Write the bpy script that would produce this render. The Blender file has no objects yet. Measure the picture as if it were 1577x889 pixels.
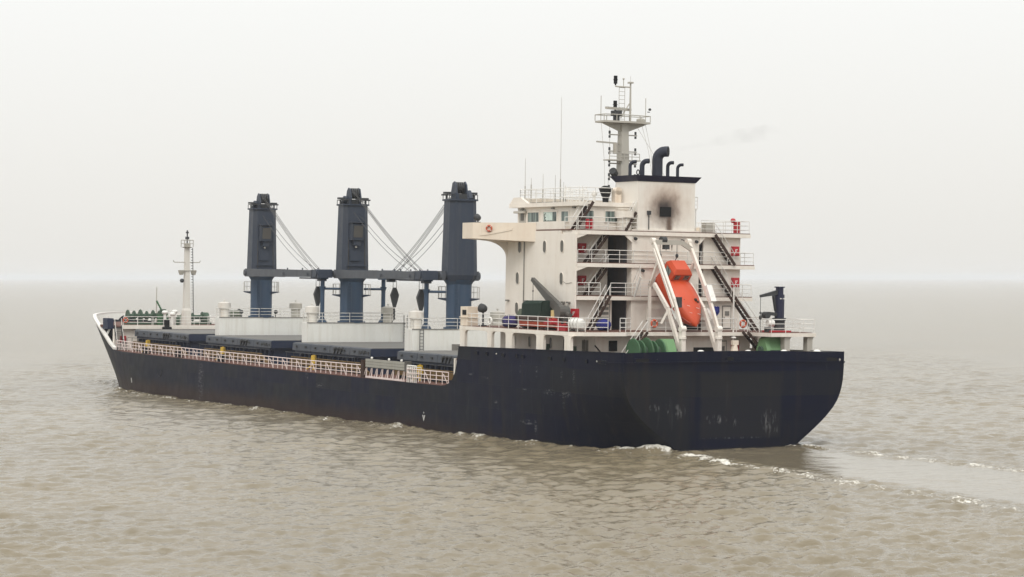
import bpy, bmesh, math, random
import numpy as np
from mathutils import Matrix, Vector
random.seed(7)
rng = np.random.default_rng(11)
SC = bpy.context.scene
COL = SC.collection
R = math.radians

# ------------------------------------------------------------------ camera, sky, sun, exposure
cam_d = bpy.data.cameras.new('camera')
cam = bpy.data.objects.new('camera', cam_d); COL.objects.link(cam)
cam.location = (0, 0, 14.28); cam.rotation_euler = (R(90), 0, 0)
cam_d.sensor_width = 36; cam_d.lens = 79.9; cam_d.shift_y = -0.01046
cam_d.clip_start = 1; cam_d.clip_end = 90000
SC.camera = cam

SUN_DIR = Vector((-0.10, -0.75, 0.85)).normalized()
W_ = bpy.data.worlds.new('World'); SC.world = W_; W_.use_nodes = True
nt = W_.node_tree; nt.nodes.clear()
sky = nt.nodes.new('ShaderNodeTexSky'); sky.sky_type = 'NISHITA'; sky.sun_disc = False
sky.sun_elevation = math.asin(SUN_DIR.z); sky.sun_rotation = math.atan2(SUN_DIR.x, SUN_DIR.y)
sky.dust_density = 3; sky.air_density = 1; sky.ozone_density = 1
mixn = nt.nodes.new('ShaderNodeMixRGB'); mixn.inputs[0].default_value = 0.94
# overcast cloud cover: brightest overhead, paler and warmer towards the horizon (the usual overcast distribution)
tcw = nt.nodes.new('ShaderNodeTexCoord'); spw = nt.nodes.new('ShaderNodeSeparateXYZ'); nt.links.new(tcw.outputs['Generated'], spw.inputs[0])
mrw = nt.nodes.new('ShaderNodeMapRange'); mrw.inputs[1].default_value = 0.0; mrw.inputs[2].default_value = 1.0; mrw.inputs[3].default_value = 1.0; mrw.inputs[4].default_value = 2.1
nt.links.new(spw.outputs[2], mrw.inputs[0])
mcw = nt.nodes.new('ShaderNodeMapRange'); mcw.inputs[1].default_value = 0.0; mcw.inputs[2].default_value = 0.12; nt.links.new(spw.outputs[2], mcw.inputs[0])
cmw = nt.nodes.new('ShaderNodeMixRGB'); cmw.inputs[1].default_value = (8.5, 8.3, 7.85, 1); cmw.inputs[2].default_value = (8.8, 8.8, 8.55, 1); nt.links.new(mcw.outputs[0], cmw.inputs[0])
vsw = nt.nodes.new('ShaderNodeVectorMath'); vsw.operation = 'SCALE'; nt.links.new(cmw.outputs[0], vsw.inputs[0]); nt.links.new(mrw.outputs[0], vsw.inputs['Scale'])
nt.links.new(vsw.outputs[0], mixn.inputs[2])
bg = nt.nodes.new('ShaderNodeBackground'); bg.inputs[1].default_value = 0.1
wo = nt.nodes.new('ShaderNodeOutputWorld')
nt.links.new(sky.outputs[0], mixn.inputs[1]); nt.links.new(mixn.outputs[0], bg.inputs[0]); nt.links.new(bg.outputs[0], wo.inputs[0])

sun_d = bpy.data.lights.new('sun', 'SUN'); sun_d.energy = 1.3; sun_d.angle = R(22); sun_d.color = (1, 0.96, 0.9)
sun = bpy.data.objects.new('sun', sun_d); COL.objects.link(sun)
sun.rotation_euler = SUN_DIR.to_track_quat('Z', 'Y').to_euler()

SC.view_settings.view_transform = 'Standard'; SC.view_settings.look = 'None'
SC.view_settings.exposure = 0.0; SC.view_settings.gamma = 1
SC.cycles.volume_bounces = 3; SC.cycles.max_bounces = 8; SC.cycles.use_denoising = True
SC.cycles.volume_step_rate = 1.0

# ------------------------------------------------------------------ ship frame: x forward, y port, z up (origin: transom at the waterline)
SHIP = Matrix(((-0.492085, 0.0, 0.0, 18.5778), (0, 0, 0, 188.8223), (0, 0, 0, 0.2639), (0, 0, 0, 1)))
rows = [(-0.4920852512, -0.8704273952, 0.0144310506), (0.8705071414, -0.4921537573, -0.0014127556), (0.0083319969, 0.0118671365, 0.9998948689)]
for i in range(3):
    for j in range(3):
        SHIP[i][j] = rows[i][j]

# ------------------------------------------------------------------ materials
MATS = {}
def nodes_of(name):
    m = bpy.data.materials.new(name); m.use_nodes = True
    t = m.node_tree; return m, t, t.nodes['Principled BSDF']
def ramp(t, src, lo, hi):
    n = t.nodes.new('ShaderNodeMapRange'); n.inputs[1].default_value = lo; n.inputs[2].default_value = hi
    t.links.new(src, n.inputs[0]); return n.outputs[0]
def noise(t, vec, scale, detail=4, mapping=None, rough=0.55):
    if mapping is not None:
        mp = t.nodes.new('ShaderNodeMapping'); mp.inputs['Scale'].default_value = mapping
        t.links.new(vec, mp.inputs[0]); vec = mp.outputs[0]
    n = t.nodes.new('ShaderNodeTexNoise'); n.inputs['Scale'].default_value = scale; n.inputs['Detail'].default_value = detail
    n.inputs['Roughness'].default_value = rough
    t.links.new(vec, n.inputs['Vector']); return n.outputs['Fac']
def mix(t, fac, a, b):
    n = t.nodes.new('ShaderNodeMixRGB')
    for k, v in ((0, fac), (1, a), (2, b)):
        if hasattr(v, 'links') or hasattr(v, 'is_linked'): t.links.new(v, n.inputs[k])
        elif isinstance(v, (int, float)): n.inputs[k].default_value = v
        else: n.inputs[k].default_value = (*v, 1)
    return n.outputs[0]
def mul(t, a, b):
    n = t.nodes.new('ShaderNodeMath'); n.operation = 'MULTIPLY'
    for k, v in ((0, a), (1, b)):
        if isinstance(v, (int, float)): n.inputs[k].default_value = v
        else: t.links.new(v, n.inputs[k])
    return n.outputs[0]
def paint(name, col, rough=0.5, dirt=(0.25, 0.17, 0.1), amt=0.25, streak=0.35, fine=0.12, metal=0.0, lo=0.5, hi=0.8, scale=1.0):
    """weathered paint: broad tone patches, vertical run stains, small specks"""
    m, t, b = nodes_of(name)
    tc = t.nodes.new('ShaderNodeTexCoord'); v = tc.outputs['Object']
    c = mix(t, mul(t, noise(t, v, 0.5 * scale, 5), fine * 2), col, tuple(x * 0.72 for x in col))
    c = mix(t, mul(t, ramp(t, noise(t, v, 0.55 * scale, 3, (1.0, 1.0, 0.05)), 0.45, 0.62), 0.16), c, tuple(0.65 * x + 0.35 * y for x, y in zip(tuple(k * 0.72 for k in col), dirt)))
    c = mix(t, mul(t, ramp(t, noise(t, v, 1.0 * scale, 5, (1.6, 1.6, 0.16)), lo, hi), streak), c, dirt)
    c = mix(t, mul(t, ramp(t, noise(t, v, 2.2 * scale, 6), 0.56, 0.75), amt), c, dirt)
    t.links.new(c, b.inputs['Base Color'])
    r = t.nodes.new('ShaderNodeMapRange'); r.inputs[3].default_value = rough - 0.1; r.inputs[4].default_value = min(1, rough + 0.2)
    t.links.new(noise(t, v, 1.5, 4), r.inputs[0]); t.links.new(r.outputs[0], b.inputs['Roughness'])
    b.inputs['Metallic'].default_value = metal
    if max(col) < 0.3: b.inputs['Specular IOR Level'].default_value = 0.25
    bp = t.nodes.new('ShaderNodeBump'); bp.inputs['Strength'].default_value = 0.3; bp.inputs['Distance'].default_value = 0.04
    t.links.new(noise(t, v, 0.8, 2), bp.inputs['Height']); t.links.new(bp.outputs[0], b.inputs['Normal'])
    MATS[name] = m; return m
def plain(name, col, rough=0.6, metal=0.0):
    m, t, b = nodes_of(name)
    tc = t.nodes.new('ShaderNodeTexCoord')
    c = mix(t, ramp(t, noise(t, tc.outputs['Object'], 3.0, 4), 0.3, 0.8), col, tuple(x * 0.75 for x in col))
    t.links.new(c, b.inputs['Base Color']); b.inputs['Roughness'].default_value = rough; b.inputs['Metallic'].default_value = metal
    if max(col) < 0.3: b.inputs['Specular IOR Level'].default_value = 0.25
    MATS[name] = m; return m

WHITE = paint('white_paint', (0.77, 0.72, 0.65), 0.45, (0.40, 0.29, 0.19), 0.14, 0.22, 0.08)
WHITE2 = paint('white_coaming_paint', (0.77, 0.77, 0.73), 0.5, (0.42, 0.36, 0.26), 0.10, 0.30, 0.06)
CREAM = paint('cream_paint', (0.74, 0.65, 0.54), 0.45, (0.45, 0.27, 0.16), 0.12, 0.25, 0.08)
RAILW = plain('rail_white', (0.74, 0.72, 0.68), 0.5)
RAILP = paint('rail_rusty_white', (0.72, 0.62, 0.59), 0.6, (0.35, 0.13, 0.08), 0.35, 0.15, 0.1)
VENTW = paint('ventilator_white', (0.64, 0.61, 0.56), 0.5, (0.35, 0.25, 0.18), 0.2, 0.35, 0.1)
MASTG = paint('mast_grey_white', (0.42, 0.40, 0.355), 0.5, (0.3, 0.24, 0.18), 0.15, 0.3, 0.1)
DECK = paint('deck_red_brown', (0.13, 0.06, 0.045), 0.75, (0.06, 0.04, 0.03), 0.5, 0.1, 0.25)
DARKBR = paint('stair_dark_brown', (0.045, 0.026, 0.02), 0.7, (0.12, 0.06, 0.04), 0.3, 0.1, 0.2)
CRANEB = paint('crane_blue_grey', (0.034, 0.045, 0.068), 0.45, (0.12, 0.11, 0.10), 0.12, 0.25, 0.1)
CRANEC = paint('crane_column_blue', (0.040, 0.070, 0.118), 0.45, (0.10, 0.10, 0.11), 0.1, 0.2, 0.1)
JIBG = paint('jib_grey_blue', (0.082, 0.091, 0.106), 0.5, (0.16, 0.13, 0.11), 0.15, 0.1, 0.1)
HATCH = paint('hatch_grey_blue', (0.070, 0.080, 0.098), 0.55, (0.2, 0.17, 0.14), 0.2, 0.15, 0.15)
HTOP = paint('pale_cover_top', (0.155, 0.152, 0.145), 0.75, (0.2, 0.15, 0.1), 0.3, 0.1, 0.2)  # paler, warmer grey than the cover sides
NAVY = paint('coaming_navy', (0.016, 0.026, 0.058), 0.5, (0.07, 0.05, 0.04), 0.15, 0.2, 0.2)
OCHRE = paint('ochre_brown', (0.15, 0.095, 0.032), 0.7, (0.07, 0.03, 0.02), 0.5, 0.3, 0.25)
YELLOW = paint('yellow_paint', (0.55, 0.36, 0.03), 0.5, (0.2, 0.1, 0.03), 0.2, 0.2, 0.1)
BLACK = plain('black_gear_and_voids', (0.006, 0.006, 0.007), 0.7)
DARKG = plain('dark_grey_steel', (0.05, 0.052, 0.055), 0.5)
GREYS = paint('grey_steel', (0.095, 0.092, 0.085), 0.5, (0.1, 0.07, 0.05), 0.25, 0.2, 0.15)
WIRE = plain('wire_rope', (0.06, 0.058, 0.056), 0.6)
FNAVY = paint('funnel_navy', (0.016, 0.016, 0.04), 0.4, (0.01, 0.01, 0.012), 0.3, 0.2, 0.15)
SOOTP = paint('sooty_pipe', (0.03, 0.034, 0.05), 0.5, (0.01, 0.01, 0.01), 0.4, 0.3, 0.2)
GREENW = paint('winch_green', (0.05, 0.125, 0.06), 0.5, (0.07, 0.07, 0.04), 0.25, 0.2, 0.15)
GREENL = paint('winch_hood_green', (0.15, 0.29, 0.135), 0.45, (0.1, 0.1, 0.05), 0.15, 0.15, 0.1)
GREEND = paint('windlass_green', (0.062, 0.105, 0.072), 0.55, (0.05, 0.05, 0.04), 0.3, 0.2, 0.2)
ORANGE = paint('lifeboat_orange', (0.55, 0.062, 0.012), 0.4, (0.35, 0.05, 0.02), 0.15, 0.2, 0.12)
BUOYO = plain('buoy_orange', (0.52, 0.085, 0.03), 0.5)
RED = paint('fire_red', (0.42, 0.012, 0.022), 0.45, (0.2, 0.02, 0.02), 0.1, 0.1, 0.1)
TARPG = paint('green_canvas', (0.013, 0.028, 0.021), 0.85, (0.06, 0.07, 0.05), 0.2, 0.1, 0.2)
TARPO = paint('olive_canvas', (0.085, 0.10, 0.07), 0.85, (0.05, 0.05, 0.03), 0.2, 0.1, 0.2)
TARPB = paint('blue_canvas', (0.02, 0.025, 0.17), 0.8, (0.02, 0.02, 0.06), 0.3, 0.1, 0.2)
TARPV = paint('violet_canvas', (0.055, 0.045, 0.15), 0.8, (0.02, 0.02, 0.05), 0.3, 0.1, 0.2)
RAFTW = plain('raft_white', (0.78, 0.77, 0.73), 0.35)
SIGNW = plain('sign_pale', (0.62, 0.74, 0.68), 0.5)
SHADEB = plain('louvre_grey', (0.22, 0.21, 0.19), 0.6)
PLANK = paint('weathered_grey_plank', (0.33, 0.32, 0.28), 0.7, (0.15, 0.12, 0.09), 0.3, 0.2, 0.15)
CRANEN = paint('provision_crane_navy', (0.02, 0.022, 0.05), 0.45, (0.05, 0.05, 0.05), 0.2, 0.2, 0.15)
def glass():
    m, t, b = nodes_of('window_glass')
    tc = t.nodes.new('ShaderNodeTexCoord')
    f = ramp(t, noise(t, tc.outputs['Object'], 3.0, 2, (1.3, 1.3, 0.1)), 0.42, 0.58)
    c = mix(t, f, (0.05, 0.07, 0.065), (0.20, 0.25, 0.23))
    t.links.new(c, b.inputs['Base Color']); b.inputs['Roughness'].default_value = 0.12
    return m
GLASS = glass()
PORTG = plain('porthole_glass', (0.13, 0.125, 0.11), 0.25)

def hull_mat():
    m, t, b = nodes_of('hull_navy_black')
    tc = t.nodes.new('ShaderNodeTexCoord'); v = tc.outputs['Object']
    sep = t.nodes.new('ShaderNodeSeparateXYZ'); t.links.new(v, sep.inputs[0])
    def mth(op, a, b2=None):
        n = t.nodes.new('ShaderNodeMath'); n.operation = op
        for k, q in ((0, a), (1, b2)):
            if q is None: continue
            if isinstance(q, (int, float)): n.inputs[k].default_value = q
            else: t.links.new(q, n.inputs[k])
        return n.outputs[0]
    c = mix(t, ramp(t, noise(t, v, 0.09, 5, (1, 1, 1.6)), 0.35, 0.65), (0.0016, 0.0034, 0.0210), (0.0040, 0.0054, 0.0150))
    # touched-up patches along the side
    br = t.nodes.new('ShaderNodeTexBrick'); br.inputs['Scale'].default_value = 0.12
    br.inputs['Color1'].default_value = (0, 0, 0, 1); br.inputs['Color2'].default_value = (1, 1, 1, 1)
    br.inputs['Mortar Size'].default_value = 0.0; br.inputs['Mortar'].default_value = (0.4, 0.4, 0.4, 1); br.offset = 0.37
    cx = t.nodes.new('ShaderNodeCombineXYZ'); t.links.new(sep.outputs[0], cx.inputs[0]); t.links.new(sep.outputs[2], cx.inputs[1])
    t.links.new(cx.outputs[0], br.inputs[0])
    c = mix(t, mul(t, br.outputs[0], 0.7), c, (0.0130, 0.0138, 0.0155))
    # painted-out name rolled on unevenly across the transom, lightened to paint in the sun
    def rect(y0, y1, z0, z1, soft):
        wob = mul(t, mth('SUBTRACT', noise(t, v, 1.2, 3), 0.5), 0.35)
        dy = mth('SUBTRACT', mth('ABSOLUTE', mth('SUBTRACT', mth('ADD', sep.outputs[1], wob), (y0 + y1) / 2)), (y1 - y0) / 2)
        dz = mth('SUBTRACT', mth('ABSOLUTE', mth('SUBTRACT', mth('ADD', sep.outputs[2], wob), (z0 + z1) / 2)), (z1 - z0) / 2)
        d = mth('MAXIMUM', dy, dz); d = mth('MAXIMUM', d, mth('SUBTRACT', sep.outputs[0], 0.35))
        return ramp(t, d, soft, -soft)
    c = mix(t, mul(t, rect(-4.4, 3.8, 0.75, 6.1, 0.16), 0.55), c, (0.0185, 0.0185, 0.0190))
    c = mix(t, mul(t, rect(4.7, 11.0, -0.5, 6.6, 0.3), 0.7), c, (0.0135, 0.0145, 0.0175))  # port rectangle runs to the edge: painted light sets transom off from side
    # brown run-off stains and pale streaks
    c = mix(t, mul(t, ramp(t, noise(t, v, 1.1, 5, (1.0, 1.0, 0.10)), 0.52, 0.8), 0.5), c, (0.026, 0.020, 0.017))
    c = mix(t, mul(t, ramp(t, noise(t, v, 1.0, 4, (1.5, 1.5, 0.22)), 0.66, 0.78), 0.35), c, (0.04, 0.042, 0.045))
    # oxide boot-topping low on the plating
    zz = mth('ADD', sep.outputs[2], mul(t, noise(t, v, 0.5, 4), 1.2))
    c = mix(t, mul(t, mul(t, ramp(t, zz, 1.5, 0.3), 0.8), ramp(t, sep.outputs[0], 8, 45)), c, (0.030, 0.016, 0.012))
    # scraped-off paint: streaky islands at the places that rub
    st1 = ramp(t, noise(t, v, 3.0, 6, (1.0, 1.0, 0.35), 0.7), 0.5, 0.66); st2 = ramp(t, noise(t, v, 4.0, 5, (0.5, 1.0, 1.6), 0.7), 0.5, 0.66)
    def blob(x, y, z, rx, ry, rz, k, src):
        nonlocal c
        a = t.nodes.new('ShaderNodeVectorMath'); a.operation = 'SUBTRACT'; a.inputs[1].default_value = (x, y, z); t.links.new(v, a.inputs[0])
        q = t.nodes.new('ShaderNodeVectorMath'); q.operation = 'MULTIPLY'; q.inputs[1].default_value = (1 / rx, 1 / ry, 1 / rz); t.links.new(a.outputs[0], q.inputs[0])
        l = t.nodes.new('ShaderNodeVectorMath'); l.operation = 'LENGTH'; t.links.new(q.outputs[0], l.inputs[0])
        c = mix(t, mul(t, mul(t, ramp(t, l.outputs['Value'], 1.0, 0.45), src), k), c, (0.15, 0.15, 0.155))
    for y, z, ry, rz, k in ((2.3, 2.3, 1.3, 0.45, 0.8), (0.3, 2.2, 0.35, 0.7, 0.8), (-3.2, 2.1, 1.0, 1.1, 0.75), (-3.6, 1.2, 0.9, 0.6, 0.4), (6.9, 3.2, 0.5, 0.5, 0.7), (5.8, 3.0, 0.7, 0.7, 0.7), (8.1, 3.35, 0.7, 0.35, 0.7), (0.0, 0.75, 4.2, 0.1, 0.4)): blob(-0.2, y, z, 1.5, ry, rz, k, st1)
    for x, z, rx, rz in ((24.9, 5.05, 0.6, 0.14), (22.4, 4.75, 0.9, 0.14), (16, 5.8, 0.15, 0.4), (13.2, 5.75, 0.2, 0.5), (9.1, 5.7, 0.18, 0.4), (7.2, 5.5, 0.2, 0.6), (15.3, 4.05, 0.5, 0.15), (11.2, 4.1, 1.0, 0.25), (8.6, 4.05, 1.0, 0.25), (9.0, 3.5, 0.2, 0.7), (20.3, 2.75, 0.4, 0.15), (14.9, 1.3, 1.2, 0.2), (13.6, 0.8, 0.25, 0.7), (60.6, 3.1, 0.5, 0.35), (57.3, 2.35, 1.0, 0.3), (90, 1.2, 0.9, 2.2)): blob(x, 11.3, z, rx * 1.15, 1.5, rz * 1.3, 0.75, st2)
    t.links.new(c, b.inputs['Base Color'])
    r = t.nodes.new('ShaderNodeMapRange'); b.inputs['Specular IOR Level'].default_value = 0.09; r.inputs[3].default_value = 0.36; r.inputs[4].default_value = 0.62
    t.links.new(noise(t, v, 0.7, 5), r.inputs[0]); t.links.new(r.outputs[0], b.inputs['Roughness'])
    # plate seams and slightly dished plating
    pl = t.nodes.new('ShaderNodeTexBrick'); pl.inputs['Scale'].default_value = 1.0; pl.inputs['Brick Width'].default_value = 7.0; pl.inputs['Row Height'].default_value = 2.1
    pl.inputs['Mortar Size'].default_value = 0.035; pl.inputs['Mortar Smooth'].default_value = 0.6; t.links.new(cx.outputs[0], pl.inputs[0])
    hh = mth('ADD', noise(t, v, 0.55, 2), mul(t, pl.outputs['Fac'], 0.25))
    bp = t.nodes.new('ShaderNodeBump'); bp.inputs['Strength'].default_value = 0.35; bp.inputs['Distance'].default_value = 0.06
    t.links.new(hh, bp.inputs['Height']); t.links.new(bp.outputs[0], b.inputs['Normal'])
    return m
HULL = hull_mat()
SCUFF = paint('scuffed_bare_paint', (0.05, 0.05, 0.052), 0.7, (0.012, 0.012, 0.014), 0.9, 0.95, 0.3, lo=0.42, hi=0.6, scale=2.0)
MARKW = plain('hull_mark_white', (0.62, 0.62, 0.6), 0.6)

def funnel_mat():
    m, t, b = nodes_of('funnel_white_sooted')
    tc = t.nodes.new('ShaderNodeTexCoord'); v = tc.outputs['Object']
    sep = t.nodes.new('ShaderNodeSeparateXYZ'); t.links.new(v, sep.inputs[0])
    c = mix(t, mul(t, ramp(t, noise(t, v, 1.0, 5, (1.5, 1.5, 0.2)), 0.5, 0.8), 0.2), (0.74, 0.70, 0.64), (0.42, 0.3, 0.2))
    def soot(cy, cz, ry, rz, amp):
        a = t.nodes.new('ShaderNodeVectorMath'); a.operation = 'SUBTRACT'; a.inputs[1].default_value = (12.3, cy, cz); t.links.new(v, a.inputs[0])
        s = t.nodes.new('ShaderNodeVectorMath'); s.operation = 'MULTIPLY'; s.inputs[1].default_value = (0.3, 1 / ry, 1 / rz); t.links.new(a.outputs[0], s.inputs[0])
        l = t.nodes.new('ShaderNodeVectorMath'); l.operation = 'LENGTH'; t.links.new(s.outputs[0], l.inputs[0])
        w = t.nodes.new('ShaderNodeMath'); w.operation = 'ADD'; t.links.new(l.outputs['Value'], w.inputs[0])
        t.links.new(mul(t, noise(t, v, 1.3, 4, (1, 1, 0.7)), 0.6), w.inputs[1])
        k = t.nodes.new('ShaderNodeMapRange'); k.interpolation_type = 'SMOOTHSTEP'
        k.inputs[1].default_value = 1.3; k.inputs[2].default_value = 0.35; t.links.new(w.outputs[0], k.inputs[0])
        return mul(t, k.outputs[0], amp)
    c = mix(t, soot(-0.9, 20.4, 3.3, 2.9, 0.75), c, (0.40, 0.26, 0.18))
    c = mix(t, soot(-0.8, 19.9, 2.2, 2.1, 1.0), c, (0.04, 0.028, 0.026))
    c = mix(t, soot(-1.2, 18.4, 0.5, 1.9, 0.95), c, (0.10, 0.06, 0.04))
    t.links.new(c, b.inputs['Base Color']); b.inputs['Roughness'].default_value = 0.5
    return m
FUNNEL = funnel_mat()

# ------------------------------------------------------------------ mesh builder
BASE = {}
def root_base(o):
    while o.parent: o = o.parent
    return BASE.get(o.name, (0, 0, 0))
SMALL = {'coaming_stays', 'bulwark_stays', 'walkway_stanchions', 'side_girder', 'end_plates', 'floodlights', 'luffing_wires', 'ladder', 'halyards', 'stiffener', 'reflective_tape', 'jib_head', 'boarding_steps', 'vent_group', 'tug_mark', 'letter_f', 'plate_letters', 'fairlead_roller', 'lashing', 'strap', 'sign_mark'}
class MB:
    def __init__(s): s.v = []; s.f = []; s.mi = []; s.m = 0
    def add(s, vs, fs):
        n = len(s.v); s.v += [tuple(x) for x in vs]
        for f in fs: s.f.append([n + i for i in f]); s.mi.append(s.m)
        return s
    def box(s, x0, x1, y0, y1, z0, z1):
        vs = [(x, y, z) for z in (z0, z1) for x, y in ((x0, y0), (x1, y0), (x1, y1), (x0, y1))]
        return s.add(vs, [(3, 2, 1, 0), (4, 5, 6, 7), (0, 1, 5, 4), (1, 2, 6, 5), (2, 3, 7, 6), (3, 0, 4, 7)])
    def beam(s, p, q, w, h=None, up=(0, 0, 1), w2=None, h2=None):
        h = h or w; w2 = w2 or w; h2 = h2 or h
        p = Vector(p); q = Vector(q); d = (q - p).normalized(); u = Vector(up)
        if abs(d.dot(u)) > 0.98: u = Vector((1, 0, 0))
        a = d.cross(u).normalized(); b = a.cross(d)
        vs = []
        for c, ww, hh in ((p, w, h), (q, w2, h2)):
            for i, j in ((-1, -1), (1, -1), (1, 1), (-1, 1)): vs.append(c + a * (i * ww / 2) + b * (j * hh / 2))
        return s.add(vs, [(3, 2, 1, 0), (4, 5, 6, 7), (0, 1, 5, 4), (1, 2, 6, 5), (2, 3, 7, 6), (3, 0, 4, 7)])
    def cyl(s, p, q, r, r2=None, n=12, caps=True):
        r2 = r if r2 is None else r2
        p = Vector(p); q = Vector(q); d = (q - p).normalized()
        u = Vector((0, 0, 1)) if abs(d.z) < 0.95 else Vector((1, 0, 0))
        a = d.cross(u).normalized(); b = d.cross(a)
        vs = []
        for c, rr in ((p, r), (q, r2)):
            for k in range(n):
                t = 2 * math.pi * k / n; vs.append(c + a * (rr * math.cos(t)) + b * (rr * math.sin(t)))
        fs = [(k, (k + 1) % n, n + (k + 1) % n, n + k) for k in range(n)]
        if caps: fs += [tuple(range(n - 1, -1, -1)), tuple(range(n, 2 * n))]
        return s.add(vs, fs)
    def tube(s, pts, r, n=5):
        for a, b in zip(pts[:-1], pts[1:]): s.cyl(a, b, r, n=n)
        return s
    def sweep(s, pts, rs, n=14):
        rings = []
        P = [Vector(p) for p in pts]
        if isinstance(rs, (int, float)): rs = [rs] * len(P)
        for i, p in enumerate(P):
            d = (P[min(i + 1, len(P) - 1)] - P[max(i - 1, 0)]).normalized()
            u = Vector((0, 1, 0)) if abs(d.y) < 0.9 else Vector((0, 0, 1))
            a = d.cross(u).normalized(); b = d.cross(a)
            rings.append([p + a * (rs[i] * math.cos(2 * math.pi * k / n)) + b * (rs[i] * math.sin(2 * math.pi * k / n)) for k in range(n)])
        return s.loft(rings)
    def loft(s, rings, caps=True, closed=True):
        n = len(rings[0]); vs = [p for r in rings for p in r]; fs = []
        for i in range(len(rings) - 1):
            for k in range(n if closed else n - 1):
                k2 = (k + 1) % n
                fs.append((i * n + k, i * n + k2, (i + 1) * n + k2, (i + 1) * n + k))
        if caps: fs += [tuple(range(n - 1, -1, -1)), tuple((len(rings) - 1) * n + k for k in range(n))]
        return s.add(vs, fs)
    def prism(s, poly, axis, a, b):
        def pt(p, c):
            return (c, p[0], p[1]) if axis == 'x' else (p[0], c, p[1]) if axis == 'y' else (p[0], p[1], c)
        return s.loft([[pt(p, a) for p in poly], [pt(p, b) for p in poly]])
    def ball(s, c, r, n=12, m=8, sc=(1, 1, 1)):
        rings = []
        for i in range(1, m):
            a = math.pi * i / m
            rings.append([(c[0] + sc[0] * r * math.sin(a) * math.cos(2 * math.pi * k / n), c[1] + sc[1] * r * math.sin(a) * math.sin(2 * math.pi * k / n), c[2] + sc[2] * r * math.cos(a)) for k in range(n)])
        return s.loft(rings)
    def torus(s, c, normal, Rr, r, n=20, m=8, a0=0, a1=2 * math.pi):
        d = Vector(normal).normalized(); u = Vector((0, 0, 1)) if abs(d.z) < 0.9 else Vector((1, 0, 0))
        a = d.cross(u).normalized(); b = d.cross(a); rings = []
        full = abs(a1 - a0 - 2 * math.pi) < 1e-6
        for i in range(n + (0 if full else 1)):
            t = a0 + (a1 - a0) * i / n; e = a * math.cos(t) + b * math.sin(t)
            rings.append([Vector(c) + e * (Rr + r * math.cos(2 * math.pi * k / m)) + d * (r * math.sin(2 * math.pi * k / m)) for k in range(m)])
        if full: rings.append(rings[0])
        return s.loft(rings, caps=not full)
    def rail(s, pts, h=1.15, sp=1.5, bars=3, r=0.026, posts=True):
        """guard rail standing on a deck-level polyline"""
        for k in range(bars):
            z = h * (k + 1) / bars
            s.tube([(p[0], p[1], p[2] + z) for p in pts], r if k < bars - 1 else r * 1.25, 4)
        if posts:
            for i, (a, b) in enumerate(zip(pts[:-1], pts[1:])):
                a = Vector(a); b = Vector(b); n = max(1, round((b - a).length / sp))
                for j in range(0 if i == 0 else 1, n + 1):
                    p = a.lerp(b, j / n); s.cyl(p, p + Vector((0, 0, h)), r * 1.3, n=4)
        return s
    def build(s, name, mats, parent=None, smooth=None, **props):
        bs = root_base(parent) if parent else (0, 0, 0)
        me = bpy.data.meshes.new(name)
        V = [(p[0] - bs[0], p[1] - bs[1], p[2] - bs[2]) for p in s.v]
        me.from_pydata(V, [], s.f)
        if not isinstance(mats, (list, tuple)): mats = [mats]
        for m in mats: me.materials.append(m)
        me.polygons.foreach_set('material_index', s.mi)
        bm = bmesh.new(); bm.from_mesh(me); bmesh.ops.recalc_face_normals(bm, faces=bm.faces); bm.to_mesh(me); bm.free()
        if smooth:
            me.polygons.foreach_set('use_smooth', [True] * len(me.polygons)); me.set_sharp_from_angle(angle=R(smooth))
        o = bpy.data.objects.new(name, me); COL.objects.link(o)
        if parent: o.parent = parent
        if name in SMALL: o['kind'] = 'stuff'
        for k, v in props.items(): o[k] = v
        return o
def thing(name, label, cat, base, rot=0.0, group=None, local=False):
    """Empty at a thing's base on the ship; its parts are given in ship coordinates, or in local ones when local"""
    o = bpy.data.objects.new(name, None); COL.objects.link(o)
    o.matrix_world = SHIP @ Matrix.Translation(base) @ Matrix.Rotation(rot, 4, 'Z')
    o['label'] = label; o['category'] = cat
    if group: o['group'] = group
    BASE[o.name] = (0, 0, 0) if local else base
    return o
def copy_tree(o, parent=None):
    c = o.copy(); COL.objects.link(c)
    if parent: c.parent = parent
    for ch in list(o.children): copy_tree(ch, c)
    return c
def again(o, base, rot, label):
    c = copy_tree(o); c.matrix_world = SHIP @ Matrix.Translation(base) @ Matrix.Rotation(rot, 4, 'Z'); c['label'] = label
    return c
def lerp(x, xs, ys): return float(np.interp(x, xs, ys))

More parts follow.
